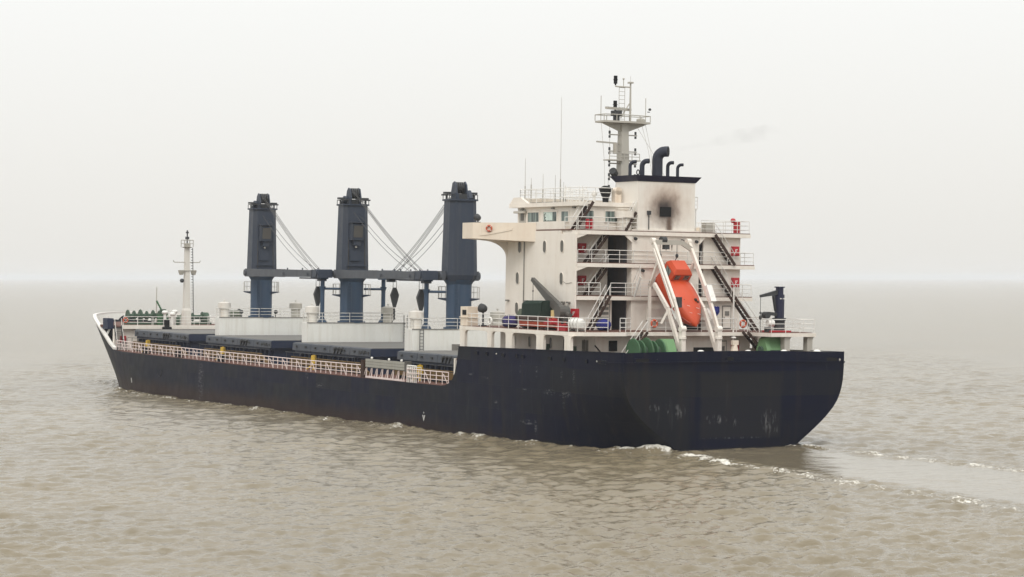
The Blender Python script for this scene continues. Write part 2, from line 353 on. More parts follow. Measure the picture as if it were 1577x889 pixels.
# ------------------------------------------------------------------ water (one sheet to the horizon, real waves near the ship)
def water():
    def vn(x, y, seed=0):
        """smooth value noise, 0..1"""
        xi = np.floor(x); yi = np.floor(y); u = x - xi; v = y - yi; u = u * u * (3 - 2 * u); v = v * v * (3 - 2 * v)
        def h(a, b): q = np.sin(a * 127.1 + b * 311.7 + seed * 74.7) * 43758.5453; return q - np.floor(q)
        return (h(xi, yi) * (1 - u) + h(xi + 1, yi) * u) * (1 - v) + (h(xi, yi + 1) * (1 - u) + h(xi + 1, yi + 1) * u) * v
    def fbm(x, y, seed=0, o=4): return sum(vn(x * 2 ** k, y * 2 ** k, seed + k) * 0.5 ** k for k in range(o)) / (2 - 0.5 ** (o - 1))
    def axis(lo, hi, step, far_lo, far_hi, grow):
        a = list(np.arange(lo, hi, step))
        st = step; x = a[-1]
        while x < far_hi: st *= grow; x += st; a.append(x)
        st = step; x = a[0]
        while x > far_lo: st *= grow; x -= st; a.insert(0, x)
        return np.array(a)
    xs = axis(-72, 72, 0.22, -30000, 30000, 1.17)
    ys = [96.0]
    while ys[-1] < 460: ys.append(ys[-1] + 0.18 * (ys[-1] / 110) ** 1.5)
    st = ys[-1] - ys[-2]
    while ys[-1] < 29000: st *= 1.06; ys.append(ys[-1] + st)
    ys = np.array([-160.0, -60, 0, 40, 60, 75, 85, 91] + ys)
    X, Y = np.meshgrid(xs, ys)
    # ship coordinates of every point
    dx = X - 18.58; dy = Y - 188.82
    S = -0.4921 * dx + 0.8705 * dy; T = -0.8704 * dx - 0.4922 * dy
    Z = np.zeros_like(X)
    amp_fade = np.clip((Y - 92) / 6, 0, 1) * np.clip((760 - Y) / 320, 0, 1) * np.clip((86 - np.abs(X)) / 14, 0, 1)
    # smooth slick behind the stern
    aft = np.clip(-S, 0, 200)
    wk = 6.2 + 0.06 * aft
    slick = np.clip((wk - np.abs(T - 2.2 * np.clip(aft / 45, 0, 2))) / 1.6, 0, 1) * (S < 0)
    chop = 1 - 0.82 * slick
    rs = np.random.default_rng(5)
    spacing = np.maximum(0.22, 0.18 * (Y / 110) ** 1.5)
    grp = 0.45 + 1.15 * fbm(X * 0.06, Y * 0.035, 3)
    for k in range(96):
        lam = 0.62 * (4.6 / 0.62) ** (rs.random() ** 1.35)
        th = R(90) + rs.normal(0, R(44)) + R(8)
        kx = 2 * math.pi / lam * math.cos(th); ky = 2 * math.pi / lam * math.sin(th)
        a = 0.0070 * lam ** 0.62 * (0.6 + 0.8 * rs.random())
        ph = kx * X + ky * Y + rs.random() * 6.28
        ph = ph + 2.6 * vn(X * 0.11 + k * 3.1, Y * 0.07 + k * 1.7, k)
        f = np.clip((lam / spacing - 2.2) / 1.8, 0, 1)
        sh = np.sin(ph)
        Z += a * f * (sh + 0.36 * np.sin(2 * ph) + 0.14 * np.sin(3 * ph)) * (chop if lam < 5 else 1 - 0.6 * slick) * grp
    # churned ridge along the hull side and the bow wave
    hbw = np.where(S < 105, 11.6, 11.6 * np.clip(1 - (np.clip(S - 105, 0, 38) / 38) ** 2, 0, 1) ** 0.85)
    hbw = np.where(S < 20, 5.7 + 5.9 * (1 - np.exp(-np.clip(S, 0, 50) / 5)), hbw)
    side = np.clip(T, 0, None) - hbw
    along = (S > 0) & (S < 140) & (T > 0)
    bump = np.clip(1.9 * fbm(S * 0.19, T * 0.12, 9, 3) - 0.45, 0, 1)
    jag = 2 * fbm(S * 1.1, T * 1.3, 21, 4) - 1
    ridge = np.exp(-((side - 1.0) / 1.1) ** 2) * along
    Z += ridge * (0.08 + 0.36 * bump + 0.22 * jag) * np.clip((140 - S) / 25, 0.2, 1)
    bw = np.exp(-((S - 138) / 6) ** 2 - ((np.abs(T) - 5) / 4) ** 2)
    Z += 0.6 * bw * (0.6 + 0.8 * jag)
    # stern mound and the two breaking edges of the wake
    port_e = np.interp(-S, [-5, 0, 10, 18, 30, 45, 70, 120], [11.5, 6.4, 8.6, 9.4, 11.4, 13.2, 16, 22])
    stb_e = np.interp(-S, [-3, 1, 7, 14, 28, 60, 120], [-5.4, -5.8, -6.1, -6.5, -5.6, -5.2, -5])
    dpt = (T - port_e); dst = (T - stb_e)
    w1 = 0.75 + aft * 0.022; w2 = 0.7 + aft * 0.02
    act = (S < 3)
    j2 = np.clip(3.6 * (fbm(S * 0.9, T * 1.3, 33, 4) - 0.5), -1, 1)
    e1 = np.exp(-(dpt / w1) ** 2) * act; e2 = np.exp(-(dst / w2) ** 2) * act
    Z += (e1 * 0.14 + e2 * 0.10) * (0.9 + 1.1 * j2) * np.exp(-aft / 90)
    mound = np.exp(-((S + 2.2) / 2.2) ** 2) * (np.abs(T) < 9) * np.exp(-(T / 7.5) ** 4)
    Z += mound * 0.22 * (1 + 0.35 * j2)
    # foam cover where the water breaks
    foam = np.clip(e1 * (0.46 + 0.38 * j2) * np.exp(-aft / 90), 0, 1) + np.clip(e2 * (0.46 + 0.38 * j2) * np.exp(-aft / 90), 0, 1)
    near = np.exp(-((S + 6) / 7) ** 2) * np.exp(-((T - 7.5) / 2.6) ** 2)
    foam += 0.44 * near * np.clip(0.45 + 1.0 * j2, 0, 1)
    line = np.exp(-((S + 0.3) / 0.35) ** 2) * (np.abs(T) < 6.0)
    foam += 0.45 * line * np.clip(0.6 + j2, 0, 1)
    foam += ridge * 0.52 * np.clip(0.6 * bump + 1.3 * jag, 0, 1)
    foam += np.exp(-((side - 3.4 - 0.05 * S * 0) / 2.0) ** 2) * along * 0.22 * np.clip(0.4 + 1.4 * jag, 0, 1)
    foam += bw * 0.36 * np.clip(0.4 + jag, 0, 1)
    foam = np.clip(foam, 0, 1)
    Z *= amp_fade
    # keep the sheet out of the hull
    ny, nx = X.shape
    co = np.stack([X, Y, Z], -1).reshape(-1, 3)
    idx = np.arange(nx * ny).reshape(ny, nx)
    quads = np.stack([idx[:-1, :-1], idx[:-1, 1:], idx[1:, 1:], idx[1:, :-1]], -1).reshape(-1, 4)
    me = bpy.data.meshes.new('water')
    me.vertices.add(len(co)); me.vertices.foreach_set('co', co.ravel())
    me.loops.add(quads.size); me.loops.foreach_set('vertex_index', quads.ravel())
    me.polygons.add(len(quads)); me.polygons.foreach_set('loop_start', np.arange(0, quads.size, 4)); me.polygons.foreach_set('loop_total', np.full(len(quads), 4))
    me.polygons.foreach_set('use_smooth', np.ones(len(quads), bool))
    me.update(calc_edges=True)
    at = me.attributes.new('foam', 'FLOAT', 'POINT'); at.data.foreach_set('value', foam.ravel())
    at = me.attributes.new('slick', 'FLOAT', 'POINT'); at.data.foreach_set('value', slick.ravel())
    far = np.clip((Y - 240) / 220, 0, 1)
    at = me.attributes.new('far_chop', 'FLOAT', 'POINT'); at.data.foreach_set('value', far.ravel())
    m, t, b = nodes_of('muddy_water')
    geo = t.nodes.new('ShaderNodeNewGeometry'); v = geo.outputs['Position']
    fa = t.nodes.new('ShaderNodeAttribute'); fa.attribute_name = 'foam'
    sa = t.nodes.new('ShaderNodeAttribute'); sa.attribute_name = 'slick'
    c = mix(t, ramp(t, noise(t, v, 0.03, 4), 0.35, 0.65), (0.192, 0.160, 0.106), (0.168, 0.141, 0.095))
    fn = noise(t, v, 4.2, 6, (1, 0.5, 1), 0.7)
    s = t.nodes.new('ShaderNodeMath'); s.operation = 'ADD'; t.links.new(fn, s.inputs[0]); t.links.new(mul(t, fa.outputs['Fac'], 0.52), s.inputs[1])
    fm = ramp(t, s.outputs[0], 0.70, 0.86)
    c = mix(t, mul(t, fm, 0.9), c, (0.72, 0.70, 0.64))
    t.links.new(c, b.inputs['Base Color'])
    rr = t.nodes.new('ShaderNodeMapRange'); rr.inputs[3].default_value = 0.11; rr.inputs[4].default_value = 0.7
    t.links.new(fm, rr.inputs[0]); t.links.new(rr.outputs[0], b.inputs['Roughness'])
    b.inputs['IOR'].default_value = 1.33
    h1 = noise(t, v, 1.5, 5, (0.75, 1.25, 1), 0.6)
    h2 = noise(t, v, 0.35, 5, (0.7, 1.1, 1), 0.6)
    hs = t.nodes.new('ShaderNodeMath'); hs.operation = 'ADD'; t.links.new(h1, hs.inputs[0]); t.links.new(mul(t, h2, 2.4), hs.inputs[1])
    bp = t.nodes.new('ShaderNodeBump'); bp.inputs['Distance'].default_value = 0.22
    st_ = t.nodes.new('ShaderNodeMapRange'); st_.inputs[3].default_value = 0.42; st_.inputs[4].default_value = 0.15
    t.links.new(sa.outputs['Fac'], st_.inputs[0])
    fc = t.nodes.new('ShaderNodeAttribute'); fc.attribute_name = 'far_chop'
    ad = t.nodes.new('ShaderNodeMath'); ad.operation = 'ADD'; t.links.new(st_.outputs[0], ad.inputs[0]); t.links.new(mul(t, fc.outputs['Fac'], 1.0), ad.inputs[1])
    t.links.new(ad.outputs[0], bp.inputs['Strength'])
    t.links.new(hs.outputs[0], bp.inputs['Height']); t.links.new(bp.outputs[0], b.inputs['Normal'])
    me.materials.append(m)
    o = bpy.data.objects.new('water', me); COL.objects.link(o); o['kind'] = 'structure'
    return o
water()

# ------------------------------------------------------------------ the ship
ship = thing('cargo_ship', 'dark hulled bulk carrier under way, seen from its port quarter', 'ship', (0, 0, 0))

def ztop(s):
    if s < 27.0: return 7.79 - 0.40 * s / 27.0
    if s < 30.6: return lerp(s, [27.0, 27.35, 27.5, 27.7, 28.0, 28.5, 29.2, 30.0, 30.6], [7.39, 7.38, 6.6, 5.8, 5.0, 4.35, 3.95, 3.74, 3.68])
    if s < 121: return lerp(s, [30.6, 60, 80, 121], [3.68, 3.56, 3.56, 3.68])
    return lerp(s, [121, 122, 124.2, 127.4, 131, 135, 138, 144, 153], [3.68, 3.76, 4.35, 5.51, 6.6, 7.3, 7.63, 7.75, 7.95])
TZ = [-3, -2, -1, 0.05, 1.0, 2.4, 3.6, 4.9, 6.2, 7.8]; TT = [0.6, 2.7, 4.5, 6.2, 7.6, 9.35, 10.42, 10.95, 11.12, 11.16]
def crom(x, X, Y):
    """smooth curve through the table"""
    if x <= X[0]: return Y[0]
    if x >= X[-1]: return Y[-1]
    i = max(k for k in range(len(X) - 1) if X[k] <= x); h = X[i + 1] - X[i]; u = (x - X[i]) / h
    d = [(Y[min(k + 1, len(X) - 1)] - Y[max(k - 1, 0)]) / (X[min(k + 1, len(X) - 1)] - X[max(k - 1, 0)]) for k in (i, i + 1)]
    return (2 * u ** 3 - 3 * u ** 2 + 1) * Y[i] + (u ** 3 - 2 * u ** 2 + u) * h * d[0] + (3 * u ** 2 - 2 * u ** 3) * Y[i + 1] + (u ** 3 - u ** 2) * h * d[1]
def hb_mid(s, z):
    t = 11.6 if s > 0 else 11.6
    if s < 40:
        g = 1 - math.exp(-s / 5.0); top = crom(z, TZ, TT)
        t = top + (11.6 - top) * g
    return t
def bow_pt(U, z):
    w = min(1, max(0, (z + 1.4) / 9.4)) ** 1.2
    s0 = 104 + 8 * w; s1 = 143 + 5.3 * w
    return s0 + U * (s1 - s0), 11.6 * max(0.0, 1 - U ** (2 + 0.9 * w)) ** (0.85 - 0.1 * w) + 0.06
def hb_top(s, z):
    """half breadth at ship station s and height z"""
    if s <= 104: return hb_mid(s, z)
    lo, hi = 0.0, 1.0
    for _ in range(30):
        m = (lo + hi) / 2
        if bow_pt(m, z)[0] < s: lo = m
        else: hi = m
    return bow_pt(lo, z)[1] if bow_pt(0, z)[0] < s else 11.6
ZR = [-3, -2, -1.2, -0.6, -0.2, 0.2, 0.6, 1.0, 1.4, 1.9, 2.4, 3.1]
def station(s=None, U=None):
    if U is not None:
        zt = 3.6
        for _ in range(12): zt = ztop(bow_pt(U, zt)[0])
        zs = ZR + [3.1 + (zt - 3.1) * k / 8 for k in range(1, 9)]
        return [(*bow_pt(U, z), z) for z in zs]
    zt = ztop(s); zs = ZR + [3.1 + (zt - 3.1) * k / 8 for k in range(1, 9)]
    return [(s, hb_mid(s, z), z) for z in zs]
ST = [0, 0.15, 0.4, 0.8, 1.4, 2.2, 3.2, 4.5, 6, 8, 10.5, 13.5, 17, 21, 25, 27, 27.35, 27.5, 27.7, 28, 28.5, 29.2, 30, 30.6, 34, 40, 50, 60, 70, 80, 90, 98, 103.9]
port = [station(s=s) for s in ST] + [station(U=u) for u in (0.0, 0.08, 0.16, 0.22, 0.27, 0.32, 0.37, 0.42, 0.47, 0.52, 0.57, 0.62, 0.67, 0.72, 0.77, 0.82, 0.87, 0.91, 0.95, 0.98, 1.0)]
mb = MB()
mb.loft(port, caps=False, closed=False)
mb.loft([[(x, -y, z) for x, y, z in r] for r in port], caps=False, closed=False)
tr = []
for (x, y, z) in port[0]:
    tr.append([(-0.32 * (1 - (k / 7) ** 2) , y * k / 7, z + (0.17 * (1 - (k / 7) ** 2) * max(0, (z - 5) / 2.8))) for k in range(-7, 8)])
mb.loft(tr, caps=False, closed=False)
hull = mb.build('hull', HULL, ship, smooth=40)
# bulwark lining and cap rail
def lining(name, stations, zdeck, mat, capmat, capw=0.16, inset=0.2):
    a = MB(); a2 = MB()
    for sg in (1, -1):
        outer = [(st[-1][0], sg * st[-1][1], st[-1][2]) for st in stations]
        inn = [(x - (0.1 if x > 120 else 0), y - sg * min(inset, abs(y)), z) for x, y, z in outer]
        low = [(x - (0.3 if x > 130 else 0), y - sg * min(inset + 0.12, abs(y)), min(z, zdeck)) for x, y, z in outer]
        a.loft([inn, low], caps=False, closed=False)
        cap0 = [(x + 0.04, y + sg * 0.06, z + 0.0) for x, y, z in outer]; cap1 = [(x, y, z + 0.0) for x, y, z in inn]
        up0 = [(x, y, z + capw) for x, y, z in cap0]; up1 = [(x, y, z + capw) for x, y, z in cap1]
        a2.loft([[cap0[i], up0[i], up1[i], cap1[i]] for i in range(len(outer))])
    a.build('bulwark_lining', mat, hull, smooth=40)
    a2.build('cap_rail', capmat, hull, smooth=40)
fo = [st for st in port if st[-1][0] > 120.5]
lining('fore', fo, 6.7, WHITE2, RAILW, 0.26, 0.36)
po = [st for st in port if st[-1][0] < 27.4]
lining('poop', po, 6.3, WHITE2, HULL, 0.05)
# bulwark stays inside the starboard bow
mb = MB()
for s in np.arange(127, 145, 2.2):
    z = ztop(s)
    for sg in (-1, 1):
        y = hb_top(s, z) - 0.3
        if y > 1.2: mb.beam((s, sg * y, z - 0.05), (s, sg * (y - 0.75), 6.75), 0.1, 0.25)
mb.build('bulwark_stays', WHITE2, hull)
# knuckle strake round the stern
mb = MB()
pts = [(s, hb_mid(s, 6.95) + 0.02, 6.95 - 0.004 * s) for s in (3.0, 1.4, 0.8, 0.4, 0.0)]
ctr = [(-0.32 * (1 - (k / 7) ** 2) - 0.02, 11.12 * k / 7, 6.95 + 0.1 * (1 - (k / 7) ** 2)) for k in range(6, -7, -1)]
line = pts + ctr + [(x, -y, z) for x, y, z in reversed(pts)]
for a, b in zip(line[:-1], line[1:]): mb.beam(a, b, 0.16, 0.14)
mb.build('knuckle_strake', HULL, hull)
def side_patch(name, s0, s1, z0, z1, mat, off=0.015, shear=0.0):
    a = MB(); g = []
    for j in range(3):
        z = z0 + (z1 - z0) * j / 2
        g.append([(s0 + (s1 - s0) * i / 3 + shear * (z - z0), hb_top(s0 + (s1 - s0) * i / 3, z) + off, z) for i in range(4)])
    a.loft(g, caps=False, closed=False)
    return a.build(name, mat, hull)
# tug mark, bow mark
mb = MB()
for d in (-1, 1):
    y = 11.625
    mb.add([(34.0, y, 0.15), (34.0 + d * 0.28, y, 0.75), (34.0 + d * 0.1, y, 0.75), (34.0, y, 0.45)], [(0, 1, 2, 3)])
mb.add([(33.94, 11.625, 0.9), (34.06, 11.625, 0.9), (34.06, 11.625, 1.05), (33.94, 11.625, 1.05)], [(0, 1, 2, 3)])
mb.build('tug_mark', MARKW, hull)
side_patch('bow_mark', 113.9, 114.3, -0.1, 0.5, MARKW)
# fairleads through the poop bulwark
def fairlead(p, axis, w, h, mat=BLACK):
    a = MB(); x, y, z = p
    pts = []
    for k in range(12):
        th = 2 * math.pi * k / 12; pts.append((w / 2 * math.copysign(abs(math.cos(th)) ** 0.6, math.cos(th)), h / 2 * math.copysign(abs(math.sin(th)) ** 0.6, math.sin(th))))
    a.m = 0
    if axis == 'y':
        a.loft([[(x + u, y, z + v) for u, v in pts], [(x + u, y + 0.06, z + v) for u, v in pts]])
        a.m = 1
        a.loft([[(x + u * k, y + o, z + v * k) for u, v in pts] for k, o in ((1.0, 0.0), (1.28, 0.0), (1.28, 0.08), (1.0, 0.08), (1.0, 0.0))], caps=False)
    else:
        a.loft([[(x, y + u, z + v) for u, v in pts], [(x - 0.06, y + u, z + v) for u, v in pts]])
        a.m = 1
        a.loft([[(x - o, y + u * k, z + v * k) for u, v in pts] for k, o in ((1.0, 0.0), (1.28, 0.0), (1.28, 0.08), (1.0, 0.08), (1.0, 0.0))], caps=False)
    return a.build('fairlead', [BLACK, HULL], hull)
for s, w in ((23.9, 0.5), (22.0, 0.35), (19.0, 0.5), (16.6, 0.4), (15.6, 0.45), (11.0, 0.5), (8.7, 0.4), (5.2, 0.35), (2.9, 1.2)):
    fairlead((s, hb_mid(s, 6.9), 6.95), 'y', w, 0.28)
fairlead((-0.06, 9.3, 7.2), 'x', 1.5, 0.3); fairlead((-0.04, -9.6, 7.15), 'x', 1.6, 0.4); fairlead((-0.33, 0.9, 7.3), 'x', 0.7, 0.3)
mb = MB()
for s in (20.2, 3.6): mb.ball((s, hb_mid(s, 6.9) + 0.03, 7.0), 0.08, 8, 6)
mb.ball((-0.02, -10.6, 7.15), 0.14, 8, 6); mb.ball((-0.08, 8.0, 7.3), 0.08, 8, 6)
mb.build('fairlead_roller', MASTG, hull, smooth=60)
# two fender marks on the bow side
mb = MB(); mb.torus((103.3, hb_top(103.3, 1.9) + 0.02, 1.9), (0, 1, 0), 0.75, 0.05, 14, 4, R(20), R(190))
mb.build('worn_ring_mark', SCUFF, hull)

# ---- decks
def deck(name, poly, z, th, mat, edge=None):
    a = MB(); a.prism(poly, 'z', z - th, z)
    return a.build(name, mat, ship)
side = [(s, hb_top(s, 3.6) - 0.12) for s in list(range(29, 124, 6)) + [124.5]]
deck('main_deck', side + [(s, -y) for s, y in reversed(side)], 3.62, 0.2, DECK)
side = [(s, hb_mid(s, 6.3) - 0.25) for s in (0.0, 0.5, 1.2, 2.5, 5, 10, 20, 28.2)]
deck('poop_deck', side + [(s, -y) for s, y in reversed(side)], 6.3, 0.2, DECK)
mb = MB(); mb.box(28.2, 28.4, -11.5, 11.5, 3.62, 6.28); mb.build('poop_bulkhead', WHITE, ship)
side = [(123.3, 9.1), (127.2, 9.1), (127.4, 9.6)] + [(s, hb_top(s, 6.6) - 0.25) for s in ( 129, 132, 135, 138, 141, 143, 145, 147)]
fdeck = deck('forecastle_deck', side + [(s, -y) for s, y in reversed(side)], 6.7, 0.25, DECK)
mb = MB(); mb.box(123.0, 123.28, -10.3, 9.2, 6.32, 6.80); mb.build('fascia', WHITE, fdeck)
mb = MB(); mb.box(123.6, 124.0, -10.4, 10.2, 3.62, 6.32); fb = mb.build('forecastle_bulkhead', WHITE, ship)
mb = MB(); mb.box(126.6, 128.4, 9.2, 10.0, 6.2, 7.6); mb.build('chain_locker_box', NAVY, ship)
mb = MB(); mb.box(123.55, 123.6, 6.2, 7.0, 3.8, 5.7); mb.build('door', SHADEB, fb)
mb = MB(); mb.rail([(123.15, 9.1, 6.8), (123.15, -10.2, 6.8)], 1.1, 1.9); mb.build('railing', RAILW, fdeck)
mb = MB(); mb.rail([(123.6, -8.5, 6.7), (146, -2.0, 6.7)], 1.1, 2.2); mb.rail([(127.0, 5.8, 6.7), (127.0, -5, 6.7)], 1.1, 2.2); mb.build('railing', RAILW, fdeck)

# main deck guard rail, port and starboard
def side_rail(s0, s1, sg, zoff=0.1, brace=True, mat=RAILP):
    a = MB(); n = max(2, int((s1 - s0) / 10)); ss = np.linspace(s0, s1, n)
    a.rail([(s, sg * (hb_top(s, 3.6) - 0.2), ztop(min(max(s, 30.6), 121)) + zoff) for s in ss], 1.15, 1.22, 3, 0.036)
    if brace:
        for s in np.arange(s0 + 1, s1, 3.66):
            y = hb_top(s, 3.6) - 0.2
            a.beam((s, sg * y, ztop(s) + 1.05), (s - 0.65, sg * (y - 0.15), ztop(s) + 0.05), 0.06)
    return a.build('railing', mat, ship)
side_rail(47.8, 121.2, 1); side_rail(29.6, 38.0, 1); side_rail(29.6, 121.2, -1, brace=False)
mb = MB(); mb.rail([(38.0, 11.35, 3.62), (38.0, 9.9, 3.62)], 1.4, 0.5); mb.rail([(38.2, 11.3, 3.62), (36.3, 11.3, 3.62)], 1.6, 0.4, 2, 0.05); mb.build('gangway_gate', RAILW, ship)
mb = MB(); mb.box(47.55, 48.1, 11.0, 11.45, 3.62, 5.35); mb.build('fender_post', DARKBR, ship)
# mooring bitts along the port edge
for s in (99.2, 86.3, 110.5):
    a = MB()
    for d in (-0.45, 0.45): a.cyl((s + d, 10.75, 3.62), (s + d, 10.75, 4.4), 0.22, n=10); a.cyl((s + d, 10.75, 4.4), (s + d, 10.75, 4.5), 0.28, n=10)
    a.box(s - 0.9, s + 0.9, 10.5, 11.0, 3.62, 3.72)
    a.build('bollard', BLACK, ship, smooth=40)

# ---- hatches: coaming with stays, walkway girder, cover panels
def hatch(s0, s1):
    c = MB(); c.box(s0 + 0.5, s1 - 0.5, -7.4, 7.4, 3.62, 5.4); c.box(s0 + 0.2, s1 - 0.2, -7.8, 7.8, 5.2, 5.4)
    co = c.build('hatch_coaming', NAVY, ship)
    st = MB()
    for s in np.arange(s0 + 1, s1 - 0.5, 1.2):
        for sg in (-1, 1): st.prism([(sg * 7.4, 3.62), (sg * 8.1, 3.62), (sg * 7.75, 5.2), (sg * 7.4, 5.2)], 'x', s - 0.04, s + 0.04)
    st.build('coaming_stays', NAVY, co)
    g = MB()
    g.box(s0 + 1.6, s1 - 0.6, 8.15, 8.6, 3.95, 4.62)
    for s in np.arange(s0 + 2, s1 - 1, 1.7): g.box(s - 0.05, s + 0.05, 8.6, 8.68, 3.62, 4.7)
    g.tube([(s0 + 1.6, 8.4, 4.75), (s1 - 0.6, 8.4, 4.75)], 0.07, 6)
    g.cyl((s0 + 1.7, 8.3, 4.3), (s0 - 0.2, 8.3, 3.75), 0.22, n=8)
    g.build('side_girder', OCHRE, co)
    r = MB(); 
    for s in np.arange(s0 + 1.2, s1, 1.9): r.cyl((s, 9.2, 3.62), (s, 9.2, 5.3), 0.028, n=4)
    r.tube([(s0 + 1.2, 9.2, 5.3), (s1 - 0.8, 9.2, 5.3)], 0.025, 4)
    r.build('walkway_stanchions', DARKG, co)
    cv = MB(); n = 4
    cv.box(s0, s1, -7.7, 7.7, 5.42, 5.6)
    cover = cv.build('hatch_cover', NAVY, ship)
    L = (s1 - s0) / n
    for k in range(n):
        a, b = s0 + k * L + 0.05, s0 + (k + 1) * L - 0.05
        p = MB()
        ring = lambda s, e: [(s, -8.05, 5.45), (s, 8.05, 5.45), (s, 8.0, 6.2), (s, 7.75, 6.28), (s, -7.75, 6.28), (s, -8.0, 6.2)]
        p.loft([ring(a, 0), ring(b, 0)])
        p.build('cover_panel', HATCH, cover)
        p = MB(); p.box(a + 0.02, b - 0.02, -7.7, 7.7, 6.281, 6.30); p.build('panel_top', HTOP, cover)
    d = MB()                                              # end plates, cleats and lifting lugs
    d.m = 0; d.box(s0 - 0.06, s0, -7.95, 7.95, 5.43, 6.22); d.box(s1, s1 + 0.06, -7.95, 7.95, 5.43, 6.22)
    d.m = 1
    for k in range(8):
        s = s0 + (k + 0.5) * (s1 - s0) / 8
        d.box(s - 0.14, s + 0.14, 8.02, 8.2, 5.78, 5.98)
    for s in (s0 + 0.36 * (s1 - s0), s0 + 0.40 * (s1 - s0), s0 + 0.44 * (s1 - s0)):
        d.beam((s, 8.12, 5.5), (s - 0.35, 8.12, 6.05), 0.12); d.ball((s - 0.35, 8.12, 6.05), 0.2, 6, 5)
    for k in range(1, 4): d.box(s0 + k * L - 0.03, s0 + k * L + 0.03, -7.9, 7.9, 5.5, 6.22)
    for k in range(14): d.box(s0 + 0.3 + k * 0.17, s0 + 0.4 + k * 0.17, 8.02, 8.1, 5.6 + 0.25 * random.random(), 5.75 + 0.3 * random.random())
    d.build('end_plates', [NAVY, DARKG], cover)
    y = MB(); sy = s0 + 0.60 * (s1 - s0)
    y.cyl((sy, 9.0, 3.62), (sy, 9.0, 5.2), 0.13, n=8); y.cyl((sy, 9.0, 4.3), (sy, 9.0, 5.15), 0.34, 0.28, n=10); y.beam((sy, 9.0, 4.2), (sy - 0.1, 9.9, 3.7), 0.12)
    y.build('hydrant_post', YELLOW, ship, smooth=40)
for s0, s1 in ((103.2, 121.9), (78.3, 97.6), (53.0, 72.4), (29.6, 46.9)): hatch(s0, s1)

# ---- mast houses under the cranes
def mast_house(sc, fwd_post):
    a = MB(); s0, s1 = sc - 1.45, sc + 1.9
    zt = 8.38
    poly = [(s0, -6.0), (s0, 6.0), (s1, 5.15), (s1, -5.15)]
    a.prism(poly, 'z', 3.62, zt)
    h = a.build('mast_house', WHITE2, ship)
    b = MB()
    b.box(s0 - 0.05, s0, -6.03, 6.03, zt - 0.02, zt + 0.07); b.build('coping', SHADEB, h)
    c = MB()                                             # vertical stiffeners and a drain pipe standing proud of the face
    for y in (-4.2, -1.35, 1.35, 3.0): c.box(s0 - 0.035, s0, y - 0.035, y + 0.035, 6.0, zt - 0.03)
    c.build('stiffener', WHITE2, h)
    r = MB()
    r.rail([(s0 + 0.1, 5.85, zt), (s0 + 0.1, -5.85, zt)], 1.1, 1.6); r.rail([(s1 - 0.1, 5.0, zt), (s1 - 0.1, -5.0, zt)], 1.1, 1.6); r.rail([(s0 + 0.1, 5.85, zt), (s1 - 0.1, 5.05, zt)], 1.1, 1.6)
    r.build('railing', RAILW, h)
    l = MB()
    y = -6.0 if not fwd_post else 5.0
    x = s0 - 0.12
    for d in (-0.2, 0.2): l.cyl((x, y + d, 5.0), (x, y + d, zt + 0.9 * (not fwd_post)), 0.035, n=5)
    for z in np.arange(5.1, zt, 0.32): l.cyl((x, y - 0.2, z), (x, y + 0.2, z), 0.025, n=4)
    l.build('ladder', DARKG, h)
    return h
houses = {}
for sc in (49.1, 74.45, 99.9): houses[sc] = mast_house(sc, sc == 49.1)
mb = MB(); mb.box(47.55, 47.65, 0.6, 1.5, 6.25, 6.9); mb.build('louvre', SHADEB, houses[49.1])
# mushroom ventilators
def ventilator(s, y, cowl, h):
    z = 8.38; a = MB()
    a.cyl((s, y, z), (s, y, z + 1.05), 0.56, n=16); a.cyl((s, y, z + 0.98), (s, y, z + 1.14), 0.62, 0.8, n=16)
    a.cyl((s, y, z + 1.14), (s, y, z + 1.72), 0.8, 0.76, n=16); a.cyl((s, y, z + 1.72), (s, y, z + 1.86), 0.74, 0.3, n=16)
    a.cyl((s, y, z + 1.8), (s, y, z + 2.1), 0.05, n=6); a.tube([(s - 0.3, y, z + 2.05), (s + 0.3, y, z + 2.05)], 0.03, 4)
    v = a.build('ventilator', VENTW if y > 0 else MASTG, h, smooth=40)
for sc in (49.1, 74.45, 99.9):
    ventilator(sc + 0.6, 4.55, True, houses[sc]); ventilator(sc + 0.4, -4.75, False, houses[sc])
# jib rest posts on the mast houses, braced to the crane column
def rest_post(h, s, y, sc):
    z = 8.38; a = MB()
    a.cyl((s, y, z + 0.35), (s, y, 13.35), 0.24, n=10); a.cyl((s, y, z), (s, y, z + 0.5), 0.62, 0.24, n=8); a.box(s - 0.45, s + 0.45, y - 0.5, y + 0.5, 13.2, 13.36)
    a.cyl((s, y, 12.4), (s, y, 11.9), 0.4, 0.24, n=8)
    d = Vector((sc, 0, 12.15)) - Vector((s, y, 12.15))
    a.cyl((s, y, 12.15), Vector((s, y, 12.15)) + d * 0.6, 0.13, n=8)
    a.build('jib_rest', CRANEC, h, smooth=40)
rest_post(houses[74.45], 75.7, 3.0, 74.45); rest_post(houses[74.45], 75.7, -4.55, 74.45); rest_post(houses[49.1], 50.4, 3.05, 49.1)
# small floodlights and hose reels on the mast house roofs
for sc, y in ((99.9, 2.6), (99.9, -1.9)):
    a = MB(); a.cyl((sc, y, 8.38), (sc, y, 8.9), 0.06, n=6); a.ball((sc - 0.1, y, 9.05), 0.26, 8, 6); a.build('roof_fitting', DARKG, houses[sc], smooth=60)

